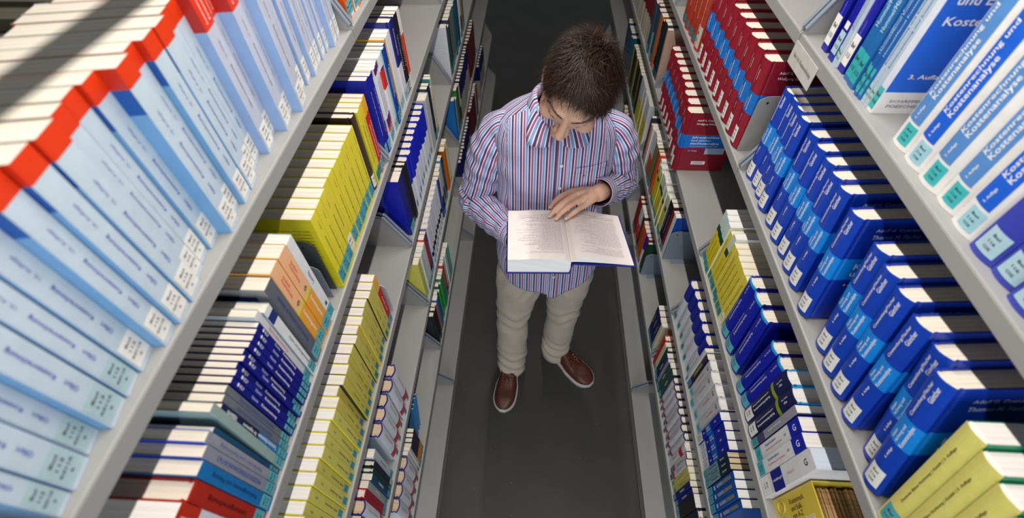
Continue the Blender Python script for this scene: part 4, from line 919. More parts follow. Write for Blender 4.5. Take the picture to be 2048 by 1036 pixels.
def remesh(mb, name, voxel, smooth, mats):
    me = mb.mesh(name, mats)
    o = link('remesh_work', me)
    md = o.modifiers.new('r', 'REMESH'); md.mode = 'VOXEL'; md.voxel_size = voxel; md.use_smooth_shade = True
    if smooth:
        sm = o.modifiers.new('s', 'SMOOTH'); sm.iterations = smooth; sm.factor = 0.5
    bpy.context.view_layer.update()
    out = bpy.data.meshes.new_from_object(o.evaluated_get(bpy.context.evaluated_depsgraph_get()))
    bpy.data.objects.remove(o); bpy.data.meshes.remove(me)
    out.name = name
    if not len(out.materials):
        for m in mats: out.materials.append(m)
    return out

SKIN = mat('skin', (216, 170, 144), rough=0.5, var=0.07, scale=70, bump=0.04, sss=0.12)
person = thing('person', 'person in a striped shirt and beige trousers standing in the aisle reading a book', 'person', (-0.02, 0.17, 0.0))
PO = Vector((-0.02, 0.17, 0.0))
def pchild(name, me, parent=None):
    o = link(name, me, parent or person)
    if parent is None: o.location = -PO            # meshes are written in world metres
    return o

# joints
SH_R, EL_R, WR_R = (-0.185, 0.275, 1.375), (-0.272, 0.270, 1.070), (-0.120, 0.045, 1.128)     # his right arm (picture left)
SH_L, EL_L, WR_L = (0.172, 0.275, 1.385), (0.232, 0.325, 1.125), (0.128, 0.124, 1.250)
HIP_R, KN_R, AN_R = (-0.098, 0.175, 0.85), (-0.143, 0.175, 0.46), (-0.153, 0.145, 0.085)
HIP_L, KN_L, AN_L = (0.078, 0.185, 0.85), (0.082, 0.215, 0.46), (0.066, 0.238, 0.085)
# head frame: bowed over the book, crown tipped slightly to the picture's right
th, rol, yaw = math.radians(34), math.radians(8), math.radians(19)
U0 = V3(0, -math.sin(th), math.cos(th)); F0 = V3(0, -math.cos(th), -math.sin(th)); X0 = V3(1, 0, 0)
HU = math.cos(rol) * U0 + math.sin(rol) * X0; S1 = math.cos(rol) * X0 - math.sin(rol) * U0
HF = math.cos(yaw) * F0 - math.sin(yaw) * S1; HS = math.cos(yaw) * S1 + math.sin(yaw) * F0
HC = V3(0.033, 0.102, 1.611)
HM = np.stack([HS, HF, HU], 1)                                   # columns: side, forward, up
def hd(s, f, u): return HC + HM @ V3(s, f, u)

def head_point(d, off=0.0):
    s, f, u = d
    w = 0.0765; l = 0.098 if f > 0 else 0.102; h = 0.118
    x, y, z = w * s, l * f, h * u
    if u < 0:
        k = -u
        x *= 1 - 0.30 * k * k
        if f > 0: y *= 1 - 0.10 * k
        else: y *= 1 - 0.38 * k
    if u > 0.2: x *= 1 + 0.05 * (u - 0.2)
    p = V3(x, y, z); n = V3(s / w, f / l, u / h); n /= np.linalg.norm(n)
    return p + n * off, n

bmb = MB()
# torso, neck
def ell(cx, cy, z, hw, hd_, n=28, p=2.4):
    out = []
    for k in range(n):
        a = 2 * math.pi * k / n; c, s = math.cos(a), math.sin(a)
        out.append((cx + hw * math.copysign(abs(c) ** (2 / p), c), cy + hd_ * math.copysign(abs(s) ** (2 / p), s), z))
    return out
loft(bmb, [ell(-.012, .175, .80, .13, .085), ell(-.012, .180, .90, .155, .095), ell(-.01, .205, 1.0, .145, .09), ell(-.008, .235, 1.12, .15, .095), ell(-.006, .26, 1.25, .165, .10), ell(-.006, .268, 1.35, .165, .095), ell(-.006, .268, 1.41, .12, .075), ell(-.004, .265, 1.45, .06, .058)])
limb(bmb, [(-.004, .265, 1.42), (.002, .235, 1.49), tuple(hd(0, -0.035, -0.055))], [.062, .056, .054], n=20)
# head
v, f = [], []
nu, nv = 40, 30
for i in range(nv + 1):
    ph = -math.pi / 2 + math.pi * i / nv
    for k in range(nu):
        t_ = 2 * math.pi * k / nu
        p, _ = head_point((math.cos(ph) * math.cos(t_), math.cos(ph) * math.sin(t_), math.sin(ph)))
        v.append(tuple(HC + HM @ p))
for i in range(nv):
    for k in range(nu): f.append((i * nu + k, i * nu + (k + 1) % nu, (i + 1) * nu + (k + 1) % nu, (i + 1) * nu + k))
bmb.add(v, f)
limb(bmb, [tuple(hd(0, .091, .022)), tuple(hd(0, .103, -.004)), tuple(hd(0, .116, -.030))], [.009, .0098, .0125])       # nose
for sg_ in (-1, 1):
    blob(bmb, hd(sg_ * .0125, .101, -.036), (.0085, .0105, .0075), HM)
    limb(bmb, [tuple(hd(sg_ * .010, .092, .030)), tuple(hd(sg_ * .032, .087, .034)), tuple(hd(sg_ * .055, .066, .026))], [.008, .0085, .007])     # brow ridge
    blob(bmb, hd(sg_ * .031, .079, .008), (.0165, .0135, .0125), HM)                                                                 # lids
    blob(bmb, hd(sg_ * .046, .062, -.028), (.027, .025, .024), HM)                                                                   # cheek
    limb(bmb, [tuple(hd(0, .099, -.066)), tuple(hd(sg_ * .014, .094, -.067)), tuple(hd(sg_ * .026, .083, -.069))], [.0062, .0058, .003])
    limb(bmb, [tuple(hd(0, .097, -.077)), tuple(hd(sg_ * .012, .093, -.077)), tuple(hd(sg_ * .022, .084, -.073))], [.0068, .0060, .003])
    EM = HM @ np.array([[math.cos(.35 * sg_), -math.sin(.35 * sg_), 0], [math.sin(.35 * sg_), math.cos(.35 * sg_), 0], [0, 0, 1]])
    ring_ = [tuple(hd(sg_ * .082, 0, 0) + EM @ V3(sg_ * .006, -.004 + .014 * math.cos(a), -.004 + .026 * math.sin(a))) for a in [2 * math.pi * k / 12 for k in range(13)]]
    limb(bmb, ring_, [.0028] * 13, n=8, sub=2)
    blob(bmb, hd(sg_ * .082, -.004, -.006), (.0055, .013, .024), EM)
blob(bmb, hd(0, .078, -.102), (.024, .02, .017), HM)
# arms
limb(bmb, [tuple(np.array(SH_R) + V3(.012, 0, -.02)), EL_R], [.038, .036]); limb(bmb, [EL_R, tuple((np.array(EL_R) * .6 + np.array(WR_R) * .4)), WR_R], [.038, .038, .026])
limb(bmb, [tuple(np.array(SH_L) + V3(-.012, 0, -.02)), EL_L], [.038, .036]); limb(bmb, [EL_L, tuple((np.array(EL_L) * .6 + np.array(WR_L) * .4)), WR_L], [.038, .038, .0265])
# his left hand, fingers spread on the page
MCP = [(.0480, .1320, 1.2470), (.0590, .1080, 1.2575), (.0714, .0855, 1.2570), (.0840, .0690, 1.2500)]
PIP = [(.0150, .1080, 1.2470), (.0185, .0690, 1.2570), (.0330, .0540, 1.2555), (.0570, .0445, 1.2500)]
DIP = [(-.0030, .0980, 1.2330), (-.0035, .0535, 1.2430), (.0135, .0410, 1.2430), (.0420, .0380, 1.2390)]
TIP = [(-.0130, .0920, 1.2195), (-.0160, .0440, 1.2290), (.0035, .0325, 1.2310), (.0335, .0340, 1.2305)]
for i in range(4):
    limb(bmb, [WR_L, tuple((np.array(WR_L) + np.array(MCP[i])) / 2 + V3(0, 0, .004)), MCP[i]], [.021, .0165, .0115 - .0007 * i], n=12)
    r0 = (.0096, .0100, .0094, .0083)[i]
    limb(bmb, [MCP[i], tuple((np.array(MCP[i]) + np.array(PIP[i])) / 2 + V3(0, 0, .002)), PIP[i], DIP[i], TIP[i]], [r0 * 1.12, r0 * .96, r0, r0 * .86, r0 * .70], n=12)
limb(bmb, [(.104, .122, 1.240), (.076, .134, 1.228), (.045, .128, 1.222), (.022, .116, 1.222)], [.017, .0125, .0108, .0085], n=12)       # thumb
# his right hand under the book
WRp = np.array(WR_R)
MR = [(-.030 + .004 * i, .055 - .021 * i, 1.126 + .002 * i) for i in range(4)]
for i in range(4):
    m0 = np.array(MR[i]); r0 = (.0095, .0098, .0092, .0082)[i]
    limb(bmb, [tuple(WRp), tuple((WRp + m0) / 2), tuple(m0)], [.021, .0165, .011], n=12)
    limb(bmb, [tuple(m0), tuple(m0 + V3(.040, -.004, .006)), tuple(m0 + V3(.064, -.006, .010)), tuple(m0 + V3(.082 - .006 * abs(i - 1), -.007, .013))], [r0 * 1.1, r0, r0 * .88, r0 * .75], n=12)
limb(bmb, [tuple(WRp + V3(.015, .012, .0)), (-.110, .092, 1.135), (-.090, .118, 1.150), (-.075, .126, 1.162)], [.018, .013, .011, .009], n=12)
# legs and feet
limb(bmb, [HIP_R, KN_R], [.078, .052]); limb(bmb, [KN_R, tuple((np.array(KN_R) * .65 + np.array(AN_R) * .35)), AN_R], [.052, .052, .036]); limb(bmb, [AN_R, (-.160, .11, .040), (-.164, .08, .034)], [.034, .022, .012])
limb(bmb, [HIP_L, KN_L], [.078, .052]); limb(bmb, [KN_L, tuple((np.array(KN_L) * .65 + np.array(AN_L) * .35)), AN_L], [.052, .052, .036]); limb(bmb, [AN_L, (.092, .215, .040), (.11, .198, .034)], [.034, .022, .012])
body = pchild('body', remesh(bmb, 'body', 0.0031, 3, [SKIN]))

# nails on the four visible fingertips
nm_ = MB()
for i in range(4):
    a, b = np.array(DIP[i]), np.array(TIP[i]); t = (b - a) / np.linalg.norm(b - a); up = V3(0, -0.25, 1.0); up -= t * (up @ t); up /= np.linalg.norm(up)
    blob(nm_, b + t * .0012 + up * .0048, (.0046, .0040, .0012), np.stack([t, np.cross(up, t), up], 1), 10, 6)
o = pchild('fingernails', nm_.mesh('fingernails', [mat('nail', (236, 200, 184), rough=0.25)], True))

# eyebrows and lashes
eb = MB(); er = random.Random(5)
for sg_ in (-1, 1):
    for k in range(46):
        q = k / 45.0
        base = hd(sg_ * (.010 + .044 * q), .1005 - .022 * q * q - .004 * q, .030 + .010 * math.sin(q * 2.2) + er.uniform(-.0016, .0016))
        tip = base + HM @ V3(sg_ * .008, .0005, .0012 + .002 * (0.5 - q))
        eb.tube([tuple(base), tuple((base + tip) / 2 + HM @ V3(0, .001, 0)), tuple(tip)], [.00045, .0004, .0002], 4)
    lash = [tuple(hd(sg_ * (.016 + .031 * q), .0915 - .018 * (q - .35) ** 2 - .004 * q, .0005 - .003 * math.sin(q * math.pi))) for q in [k / 8 for k in range(9)]]
    eb.tube(lash, .0011, 5)
pchild('eyebrows', eb.mesh('eyebrows', [mat('brow_hair', (78, 56, 42), rough=0.7)]))

# hair: a close cap plus some thousands of short strands
def hair_mat():
    m = bpy.data.materials.new('brown_hair'); m.use_nodes = True
    nt = m.node_tree; b = nt.nodes['Principled BSDF']; b.inputs['Roughness'].default_value = 0.48; b.inputs['Specular IOR Level'].default_value = 0.35
    g = nt.nodes.new('ShaderNodeNewGeometry'); cr = nt.nodes.new('ShaderNodeValToRGB')
    cr.color_ramp.elements[0].color = lin((19, 12, 8)); cr.color_ramp.elements[1].color = lin((60, 39, 23))
    nt.links.new(g.outputs['Random Per Island'], cr.inputs['Fac']); nt.links.new(cr.outputs['Color'], b.inputs['Base Color'])
    return m
def hairline(s, f, u):
    """how far inside the hair region a scalp direction lies"""
    a = math.atan2(abs(s), f)                      # 0 front .. pi back
    pts = [(0.0, 0.72), (0.40, 0.70), (0.80, 0.54), (1.10, 0.20), (1.30, -0.16), (1.55, -0.10), (1.85, -0.25), (2.3, -0.50), (3.15, -0.56)]
    for (a0, u0), (a1, u1) in zip(pts, pts[1:]):
        if a <= a1:
            return u - (u0 + (u1 - u0) * (a - a0) / (a1 - a0))
    return u + 0.56
hmb = MB(); hr = random.Random(11)
nu, nv = 64, 48; idx = {}; hv = []; hf = []
def nz3(p, k): return math.sin(p[0] * 91 * k + 1.3) * math.sin(p[1] * 83 * k + .4) * math.sin(p[2] * 97 * k + 2.1)
for i in range(nv + 1):
    ph = -math.pi / 2 + math.pi * i / nv
    for k in range(nu):
        t_ = 2 * math.pi * k / nu; d = (math.cos(ph) * math.cos(t_), math.cos(ph) * math.sin(t_), math.sin(ph))
        hl = hairline(*d)
        p, n_ = head_point(d, 0)
        off = min(0.009, max(-0.004, hl * 0.06)) + 0.0015 * nz3(p, 1.0)
        hv.append(tuple(HC + HM @ (p + n_ * off)))
        idx[(i, k)] = hl
for i in range(nv):
    for k in range(nu):
        if min(idx[(i, k)], idx[(i + 1, k)], idx[(i, (k + 1) % nu)]) > -0.06:
            hf.append((i * nu + k, i * nu + (k + 1) % nu, (i + 1) * nu + (k + 1) % nu, (i + 1) * nu + k))
hmb.add(hv, hf)
crown = V3(0.10, -0.55, 0.83)
count = 0; SV = []; SF = []
while count < 15000:
    d = np.array([hr.gauss(0, 1), hr.gauss(0, 1), hr.gauss(0, 1)]); d /= np.linalg.norm(d)
    hl = hairline(*d)
    if hl < 0.0: continue
    p, n_ = head_point(d, 0.001)
    top = max(0.0, min(1.0, (d[2] - 0.1) / 0.6))
    ln = (0.013 + 0.020 * top) * hr.uniform(0.65, 1.2)
    if hl < 0.12: ln *= 0.75
    away = d - crown * (d @ crown); away /= (np.linalg.norm(away) + 1e-6)      # hair streams away from the whorl
    fr0 = max(0.0, d[1])
    flow = away * 0.9 + V3(0.10, 0.45 * top * (1 - fr0), -0.5 * (1 - top))
    flow += V3(hr.gauss(0, .35), hr.gauss(0, .35), hr.gauss(0, .25)) + 0.5 * V3(nz3(p, .6), nz3(p + .03, .6), 0)
    flow -= n_ * (flow @ n_); flow /= (np.linalg.norm(flow) + 1e-6)
    lift = 0.75 * top + 0.32
    a0 = p; a1 = p + (n_ * lift + flow * 0.55) * ln * 0.45; a2 = p + (n_ * lift * 0.95 + flow * 1.1) * ln * 0.80; a3 = p + (n_ * lift * 0.80 + flow * 1.55) * ln
    w0 = np.cross(flow, n_) ; w0 /= np.linalg.norm(w0); w = 0.00042 * hr.uniform(.7, 1.5)
    n0 = len(SV)
    for q, ww in ((a0, w), (a1, w), (a2, w * .8)):
        SV.append(tuple(HC + HM @ (q - w0 * ww))); SV.append(tuple(HC + HM @ (q + w0 * ww)))
    SV.append(tuple(HC + HM @ a3))
    SF += [(n0, n0 + 1, n0 + 3, n0 + 2), (n0 + 2, n0 + 3, n0 + 5, n0 + 4), (n0 + 4, n0 + 5, n0 + 6)]
    count += 1
base_n = len(hmb.v); hmb.v += SV; hmb.f += [tuple(i + base_n for i in q) for q in SF]; hmb.m += [0] * len(SF)
hair = pchild('hair', new_mesh('hair', hmb.v, hmb.f, [hair_mat()], hmb.m)); hair['label'] = 'short messy dark brown hair'; hair['kind'] = 'stuff'

# ---- striped shirt
def stripe_mat():
    m = bpy.data.materials.new('striped_cotton'); m.use_nodes = True
    nt = m.node_tree; b = nt.nodes['Principled BSDF']; b.inputs['Roughness'].default_value = 0.8; b.inputs['Specular IOR Level'].default_value = 0.2; b.inputs['Sheen Weight'].default_value = 0.1
    uv = nt.nodes.new('ShaderNodeUVMap'); sx = nt.nodes.new('ShaderNodeSeparateXYZ'); nt.links.new(uv.outputs['UV'], sx.inputs[0])
    mu = nt.nodes.new('ShaderNodeMath'); mu.operation = 'MULTIPLY'; mu.inputs[1].default_value = 1 / 0.0255
    fr = nt.nodes.new('ShaderNodeMath'); fr.operation = 'FRACT'
    nt.links.new(sx.outputs['X'], mu.inputs[0]); nt.links.new(mu.outputs[0], fr.inputs[0])
    cr = nt.nodes.new('ShaderNodeValToRGB'); cr.color_ramp.interpolation = 'CONSTANT'
    white, plum, rose, blue = lin((232, 226, 244)), lin((94, 66, 104)), lin((158, 92, 124)), lin((122, 166, 212))
    seq = [(0.0, plum), (0.23, white), (0.34, rose), (0.56, white), (0.64, blue), (0.89, white)]
    e = cr.color_ramp.elements; e[0].position = 0; e[0].color = plum; e[1].position = seq[1][0]; e[1].color = seq[1][1]
    for pos, c in seq[2:]:
        q = e.new(pos); q.color = c
    nt.links.new(fr.outputs[0], cr.inputs['Fac']); nt.links.new(cr.outputs['Color'], b.inputs['Base Color'])
    tc = nt.nodes.new('ShaderNodeTexCoord'); nz = nt.nodes.new('ShaderNodeTexNoise'); nz.inputs['Scale'].default_value = 28; nz.inputs['Detail'].default_value = 4
    nt.links.new(tc.outputs['Object'], nz.inputs['Vector'])
    bp_ = nt.nodes.new('ShaderNodeBump'); bp_.inputs['Strength'].default_value = 0.35; bp_.inputs['Distance'].default_value = 0.006
    nt.links.new(nz.outputs['Fac'], bp_.inputs['Height']); nt.links.new(bp_.outputs['Normal'], b.inputs['Normal'])
    return m
STRIPE = stripe_mat()
TZ = [ # z, cx, cy, half width, half depth
    (.785, -.012, .176, .182, .128), (.83, -.012, .178, .190, .130), (.90, -.012, .186, .188, .130), (1.0, -.011, .212, .180, .124), (1.1, -.009, .240, .178, .125), (1.2, -.008, .263, .184, .127),
    (1.29, -.006, .274, .190, .130), (1.35, -.006, .275, .193, .124), (1.385, -.006, .274, .190, .114), (1.415, -.006, .272, .176, .102), (1.440, -.005, .270, .146, .090), (1.458, -.005, .267, .115, .080), (1.475, -.004, .262, .088, .073), (1.490, -.003, .256, .070, .068)]
def torso_at(z):
    if z <= TZ[0][0]: return TZ[0][1:]
    for a, b in zip(TZ, TZ[1:]):
        if z <= b[0]:
            t = (z - a[0]) / (b[0] - a[0]); return tuple(a[i] + (b[i] - a[i]) * t for i in range(1, 5))
    return TZ[-1][1:]
def wr(x, y, z):
    """cloth folds of the shirt body"""
    d = 0.0
    d += 0.0035 * math.sin(38 * z + 22 * x + 1.0) * math.exp(-((z - 1.02) / .16) ** 2)
    d += 0.0040 * math.sin(55 * (z - .35 * abs(x)) + 3 * math.copysign(1, x)) * math.exp(-((abs(x) - .15) / .05) ** 2) * math.exp(-((z - 1.22) / .12) ** 2)
    d += 0.0030 * math.sin(46 * x + 9 * z) * max(0, 1.12 - z) / .3
    d += 0.0016 * math.sin(70 * z - 40 * x + 2.2) * math.sin(31 * x + 17 * z)
    return d
NA = 132
def torso_pt(a, z, off=0.0):
    cx, cy, hw, hd_ = torso_at(z); c, s = math.cos(a), math.sin(a); p = 2.5
    x = cx + hw * math.copysign(abs(c) ** (2 / p), c); y = cy + hd_ * math.copysign(abs(s) ** (2 / p), s)
    nx, ny = c / hw, s / hd_; L_ = math.hypot(nx, ny); nx, ny = nx / L_, ny / L_
    d = wr(x, y, z) + off
    return (x + nx * d, y + ny * d, z)
sv, sf, suv = [], [], []
def hem(a):
    """shirt tails: lower in front and behind, cut up at the hips; the front parts at the placket"""
    s = abs(math.sin(a)); side = math.cos(a)
    dip = 0.0
    if math.sin(a) < 0:
        dip = 0.016 * math.exp(-((side - 0.13) / .10) ** 2)
    return 0.915 - 0.098 * s ** 1.6 - dip
zl = [0.0, .012, .03] + [0.03 + .04 * i for i in range(1, 11)]
nz_ = 70
for i in range(nz_ + 1):
    for k in range(NA):
        a = 2 * math.pi * k / NA
        h0 = hem(a); z = h0 + (1.490 - h0) * (i / nz_)
        sv.append(torso_pt(a, z))
def torso_u(p, a):
    # flat-cut panels: stripes hang straight from the shoulder seam
    return p[0] + (0.004 * math.sin(18 * p[2]))
for i in range(nz_):
    for k in range(NA):
        q = (i * NA + k, i * NA + (k + 1) % NA, (i + 1) * NA + (k + 1) % NA, (i + 1) * NA + k)
        c = np.mean([sv[j] for j in q], axis=0)
        seam = 1.408 + 0.25 * max(0, .13 - abs(c[0] + .005))         # front edge of the yoke
        yoke = c[2] > seam - .012 and c[1] > 0.228 or (c[1] > .30 and c[2] > 1.33)
        sf.append(q)
        for j in q:
            p = sv[j]
            if yoke: suv.append((p[1] * 0.8 - p[2] * 0.6, p[0]))
            else:
                sidek = abs(p[0] + .008)
                ucoord = p[0] if sidek < .15 else math.copysign(.15 + (p[1] - .26 if False else 0) , p[0]) + math.copysign(1, p[0]) * (sidek - .15) - .008
                ang = math.atan2(p[1] - .255, p[0] + .008)
                front = p[1] < .262
                ucoord = (p[0] + .008) if front else -(p[0] + .008)
                # past the side seams measure around the body instead of across it
                if sidek > .145:
                    base = .145 if p[0] > 0 else -.145
                    ucoord = base + (sidek - .145) * (1 if p[0] > 0 else -1) + (p[1] - .17) * .75 * (1 if p[0] > 0 else -1)
                suv.append((ucoord, p[2]))
shirt_me = new_mesh('shirt', sv, sf, [STRIPE], None, True, suv)
shirt = pchild('shirt', shirt_me); shirt['label'] = 'white shirt with plum, rose and light blue stripes'
sd = shirt.modifiers.new('thick', 'SOLIDIFY'); sd.thickness = 0.0012; sd.offset = -1

def sleeve(name, pts, radii, seed, n=44, sub=26, fold=1.0, u0=0.0):
    P4 = [tuple(p) + (r,) for p, r in zip(pts, radii)]
    path4 = catmull(P4, sub); path = [p[:3] for p in path4]; rad = [p[3] for p in path4]; fr_ = frames(path, (0, -1, 0.2))
    L_ = [0.0]
    for a, b in zip(path, path[1:]): L_.append(L_[-1] + float(np.linalg.norm(b - a)))
    tot = L_[-1]; el = None
    vv, ff, uu = [], [], []
    elbow = min(range(len(path)), key=lambda i: np.linalg.norm(path[i] - np.array(pts[-3])))
    for i, (p, (t, a, u), r) in enumerate(zip(path, fr_, rad)):
        le = L_[i] - L_[elbow]
        for k in range(n):
            g = 2 * math.pi * k / n
            # folds gather round the inside of the elbow and run obliquely along the sleeve
            d = 0.0060 * fold * math.exp(-(le / .075) ** 2) * math.sin(le * 190 + 2.2 * math.sin(g + seed)) * (0.6 + .4 * math.cos(g - 1.0))
            d += 0.0030 * fold * math.sin(le * 75 + 3 * g + seed) * math.sin(g * 2 + seed * 1.7)
            d += 0.0022 * fold * math.sin(le * 120 - 2 * g + seed * .3)
            rr = r + d
            vv.append(tuple(p + a * math.cos(g) * rr + u * math.sin(g) * rr))
    R0 = float(np.mean(rad))
    per = 0.0255 * round(2 * math.pi * R0 / 0.0255)
    for i in range(len(path) - 1):
        for k in range(n):
            ff.append((i * n + k, i * n + (k + 1) % n, (i + 1) * n + (k + 1) % n, (i + 1) * n + k))
            for (ii, kk) in ((i, k), (i, k + 1), (i + 1, k + 1), (i + 1, k)):
                uu.append((u0 + per * kk / n, L_[ii]))
    o = link(name, new_mesh(name, vv, ff, [STRIPE], None, True, uu), shirt)
    m_ = o.modifiers.new('thick', 'SOLIDIFY'); m_.thickness = 0.0012; m_.offset = -1
    return path, fr_, rad
A3 = lambda a, b, t: tuple(np.array(a) * (1 - t) + np.array(b) * t)
pr, fr1, rr1 = sleeve('sleeve', [(-.118, .275, 1.402), (-.172, .275, 1.372), A3(SH_R, EL_R, .30), A3(SH_R, EL_R, .68), EL_R, A3(EL_R, WR_R, .35), A3(EL_R, WR_R, .88)], [.034, .054, .0665, .062, .056, .056, .043], 1.3)
pl_, fr2, rr2 = sleeve('sleeve', [(.106, .275, 1.408), (.160, .275, 1.380), A3(SH_L, EL_L, .30), A3(SH_L, EL_L, .66), EL_L, A3(EL_L, WR_L, .40), A3(EL_L, WR_L, .80)], [.034, .054, .066, .061, .055, .054, .042], 4.1)
def cuff(path_end, direction, r0, r1, length, name='cuff'):
    d = np.array(direction); d /= np.linalg.norm(d); up = V3(0, 0, 1); a = np.cross(d, up); a /= np.linalg.norm(a); u = np.cross(a, d)
    vv, ff, uu = [], [], []; n = 40; m_ = 8
    for i in range(m_ + 1):
        q = i / m_; c = np.array(path_end) + d * length * q; r = r0 + (r1 - r0) * q + (0.0015 if 0 < i < m_ else 0)
        for k in range(n):
            g = 2 * math.pi * k / n; vv.append(tuple(c + a * math.cos(g) * r + u * math.sin(g) * r * 1.02))
    for i in range(m_):
        for k in range(n):
            ff.append((i * n + k, i * n + (k + 1) % n, (i + 1) * n + (k + 1) % n, (i + 1) * n + k))
            for (ii, kk) in ((i, k), (i, k + 1), (i + 1, k + 1), (i + 1, k)): uu.append((length * ii / m_ * 1.15, kk / n * .2))
    o = link(name, new_mesh(name, vv, ff, [STRIPE], None, True, uu), shirt)
    s_ = o.modifiers.new('thick', 'SOLIDIFY'); s_.thickness = 0.002; s_.offset = 0
    return o
dL = np.array(WR_L) - np.array(EL_L); cuff(A3(EL_L, WR_L, .76), dL, .0445, .0415, .052)
dR = np.array(WR_R) - np.array(EL_R); cuff(A3(EL_R, WR_R, .84), dR, .0435, .040, .050)
# dark lining seen inside the open cuff
m = MB(); e0 = np.array(A3(EL_L, WR_L, .80)); m.tube([tuple(e0), tuple(e0 + dL / np.linalg.norm(dL) * .030)], .036, 20, cap=False); link('undershirt_cuff', m.mesh('undershirt_cuff', [mat('dark_knit', (26, 26, 34), rough=0.9)], True), shirt)

def patch(name, a0, a1, z0, z1, off, na=14, nz=16, mats=None, uvoff=0.0):
    vv, ff, uu = [], [], []
    for i in range(nz + 1):
        for k in range(na + 1):
            vv.append(torso_pt(a0 + (a1 - a0) * k / na, z0 + (z1 - z0) * i / nz, off))
    for i in range(nz):
        for k in range(na):
            q = (i * (na + 1) + k, i * (na + 1) + k + 1, (i + 1) * (na + 1) + k + 1, (i + 1) * (na + 1) + k); ff.append(q)
            for j in q: uu.append((vv[j][0] + .008 + uvoff, vv[j][2]))
    o = link(name, new_mesh(name, vv, ff, [mats or STRIPE], None, True, uu), shirt)
    s_ = o.modifiers.new('thick', 'SOLIDIFY'); s_.thickness = 0.0016; s_.offset = 0
    return o
def ang_at(x, z):
    """front angle at which the shirt reaches x"""
    cx, cy, hw, hd_ = torso_at(z); c = max(-1, min(1, (x - cx) / hw)); c = math.copysign(abs(c) ** 1.25, c)
    return 2 * math.pi - math.acos(c)
PX = 0.012                                                     # placket
patch('placket', ang_at(PX - .016, 1.2), ang_at(PX + .016, 1.2), .80, 1.425, .0016, 6, 60, uvoff=.004)
patch('pocket', ang_at(.055, 1.28), ang_at(.150, 1.28), 1.205, 1.325, .0018, 12, 14)
patch('pocket_hem', ang_at(.055, 1.28), ang_at(.150, 1.28), 1.308, 1.327, .0030, 12, 4)
xp = torso_pt(ang_at(.082, 1.30), 1.297, .0035); xq = torso_pt(ang_at(.090, 1.30), 1.297, .0035)
flat_text('pocket_logo', 'X', shirt, xp, (1, 0.05, 0), (0, 0, 1), 0.006, 0.010, (34, 28, 66))
for z in (1.412, 1.335, 1.255, 1.175, 1.095, 1.0, .91):
    p = torso_pt(ang_at(PX, z), z, .003); mbx = MB(); mbx.tube([p, (p[0], p[1] - .0028, p[2])], [.0058, .0052], 14)
    link('button', mbx.mesh('button', [mat('pearl_button', (232, 230, 228), rough=0.2)], False), shirt)
# collar: a stand round the neck and two leaves folded down to points
def collar():
    vv, ff, uu = [], [], []; n = 72; NC = V3(-.003, .252, 1.478)
    rows_ = 9
    for k in range(n + 1):
        g = -math.pi / 2 + 0.16 + (2 * math.pi - 0.32) * k / n          # from the front opening round the back
        c, s = math.cos(g), math.sin(g)
        front = max(0.0, -s)
        phi = abs(((g + math.pi / 2 + math.pi) % (2 * math.pi)) - math.pi)
        open_ = max(0.0, 1 - abs(phi - .80) / (.42 if phi > .80 else .66)) ** 1.1     # 1 at the points
        hgt = 0.034 - 0.020 * front ** 2; low = 1.478 - 0.052 * front ** 1.5
        rin = .061 + .004 * front; rx = 1.0; ry = 1.0
        for i in range(rows_ + 1):
            q = i / rows_
            if q < .34:                                            # inner stand going up
                w = q / .34; rad = rin + .004 * w * 0; z = low + hgt * w
            else:                                                  # leaf folding over and down
                w = (q - .34) / .66; rad = rin + .006 + .019 * w + .028 * open_ * w; z = low + hgt + .004 * math.sin(w * math.pi) - w * (.038 - .018 * (phi < .8) * (1 - open_) + .026 * open_)
            yy = NC[1] + s * rad * (1.02 + 0.35 * front * (0.4 + .6 * (q > .34) * ((q - .34) / .66)))
            vv.append((NC[0] + c * rad * (1.04), yy, z))
    for k in range(n):
        for i in range(rows_):
            q = (k * (rows_ + 1) + i, (k + 1) * (rows_ + 1) + i, (k + 1) * (rows_ + 1) + i + 1, k * (rows_ + 1) + i + 1); ff.append(q)
            for j in q:
                kk, ii = divmod(j, rows_ + 1); uu.append((kk * .0066 + .05, ii * .006))
    o = link('collar', new_mesh('collar', vv, ff, [STRIPE], None, True, uu), shirt)
    s_ = o.modifiers.new('thick', 'SOLIDIFY'); s_.thickness = 0.0018; s_.offset = 0
collar()

# ---- trousers
KH = mat('khaki_cotton', (196, 184, 166), rough=0.85, var=0.05, scale=320, bump=0.12, sheen=0.1)
tm = MB()
loft(tm, [ell(-.012, .182, .79, .150, .095), ell(-.012, .182, .84, .176, .112), ell(-.012, .184, .90, .178, .116), ell(-.012, .192, .96, .170, .113), ell(-.012, .200, 1.0, .165, .110)])
def leg(h, k, a, s):
    h, k, a = map(np.array, (h, k, a)); hem_ = a + V3(0, -.016, -.040)
    pts = [h, h * .7 + k * .3, h * .35 + k * .65, k, k * .6 + a * .4, k * .25 + a * .75, hem_]
    limb(tm, [tuple(p) for p in pts], [.094, .096, .082, .072, .071, .069, .066], n=26, sub=6)
leg(HIP_R, KN_R, AN_R, -1); leg(HIP_L, KN_L, AN_L, 1)
tme = remesh(tm, 'trousers', 0.0055, 6, [KH])
co = np.empty(len(tme.vertices) * 3, dtype=np.float32); tme.vertices.foreach_get('co', co); co = co.reshape(-1, 3)
no = np.empty(len(tme.vertices) * 3, dtype=np.float32); tme.vertices.foreach_get('normal', no); no = no.reshape(-1, 3)
x, y, z = co.T
d = .0040 * np.sin(z * 75 + np.sin(x * 40) * 1.6 + y * 25) * np.exp(-((z - .50) / .09) ** 2)
d += .0065 * np.sin(z * 95 + x * 30 + np.sin(y * 50)) * np.exp(-((z - .14) / .09) ** 2)
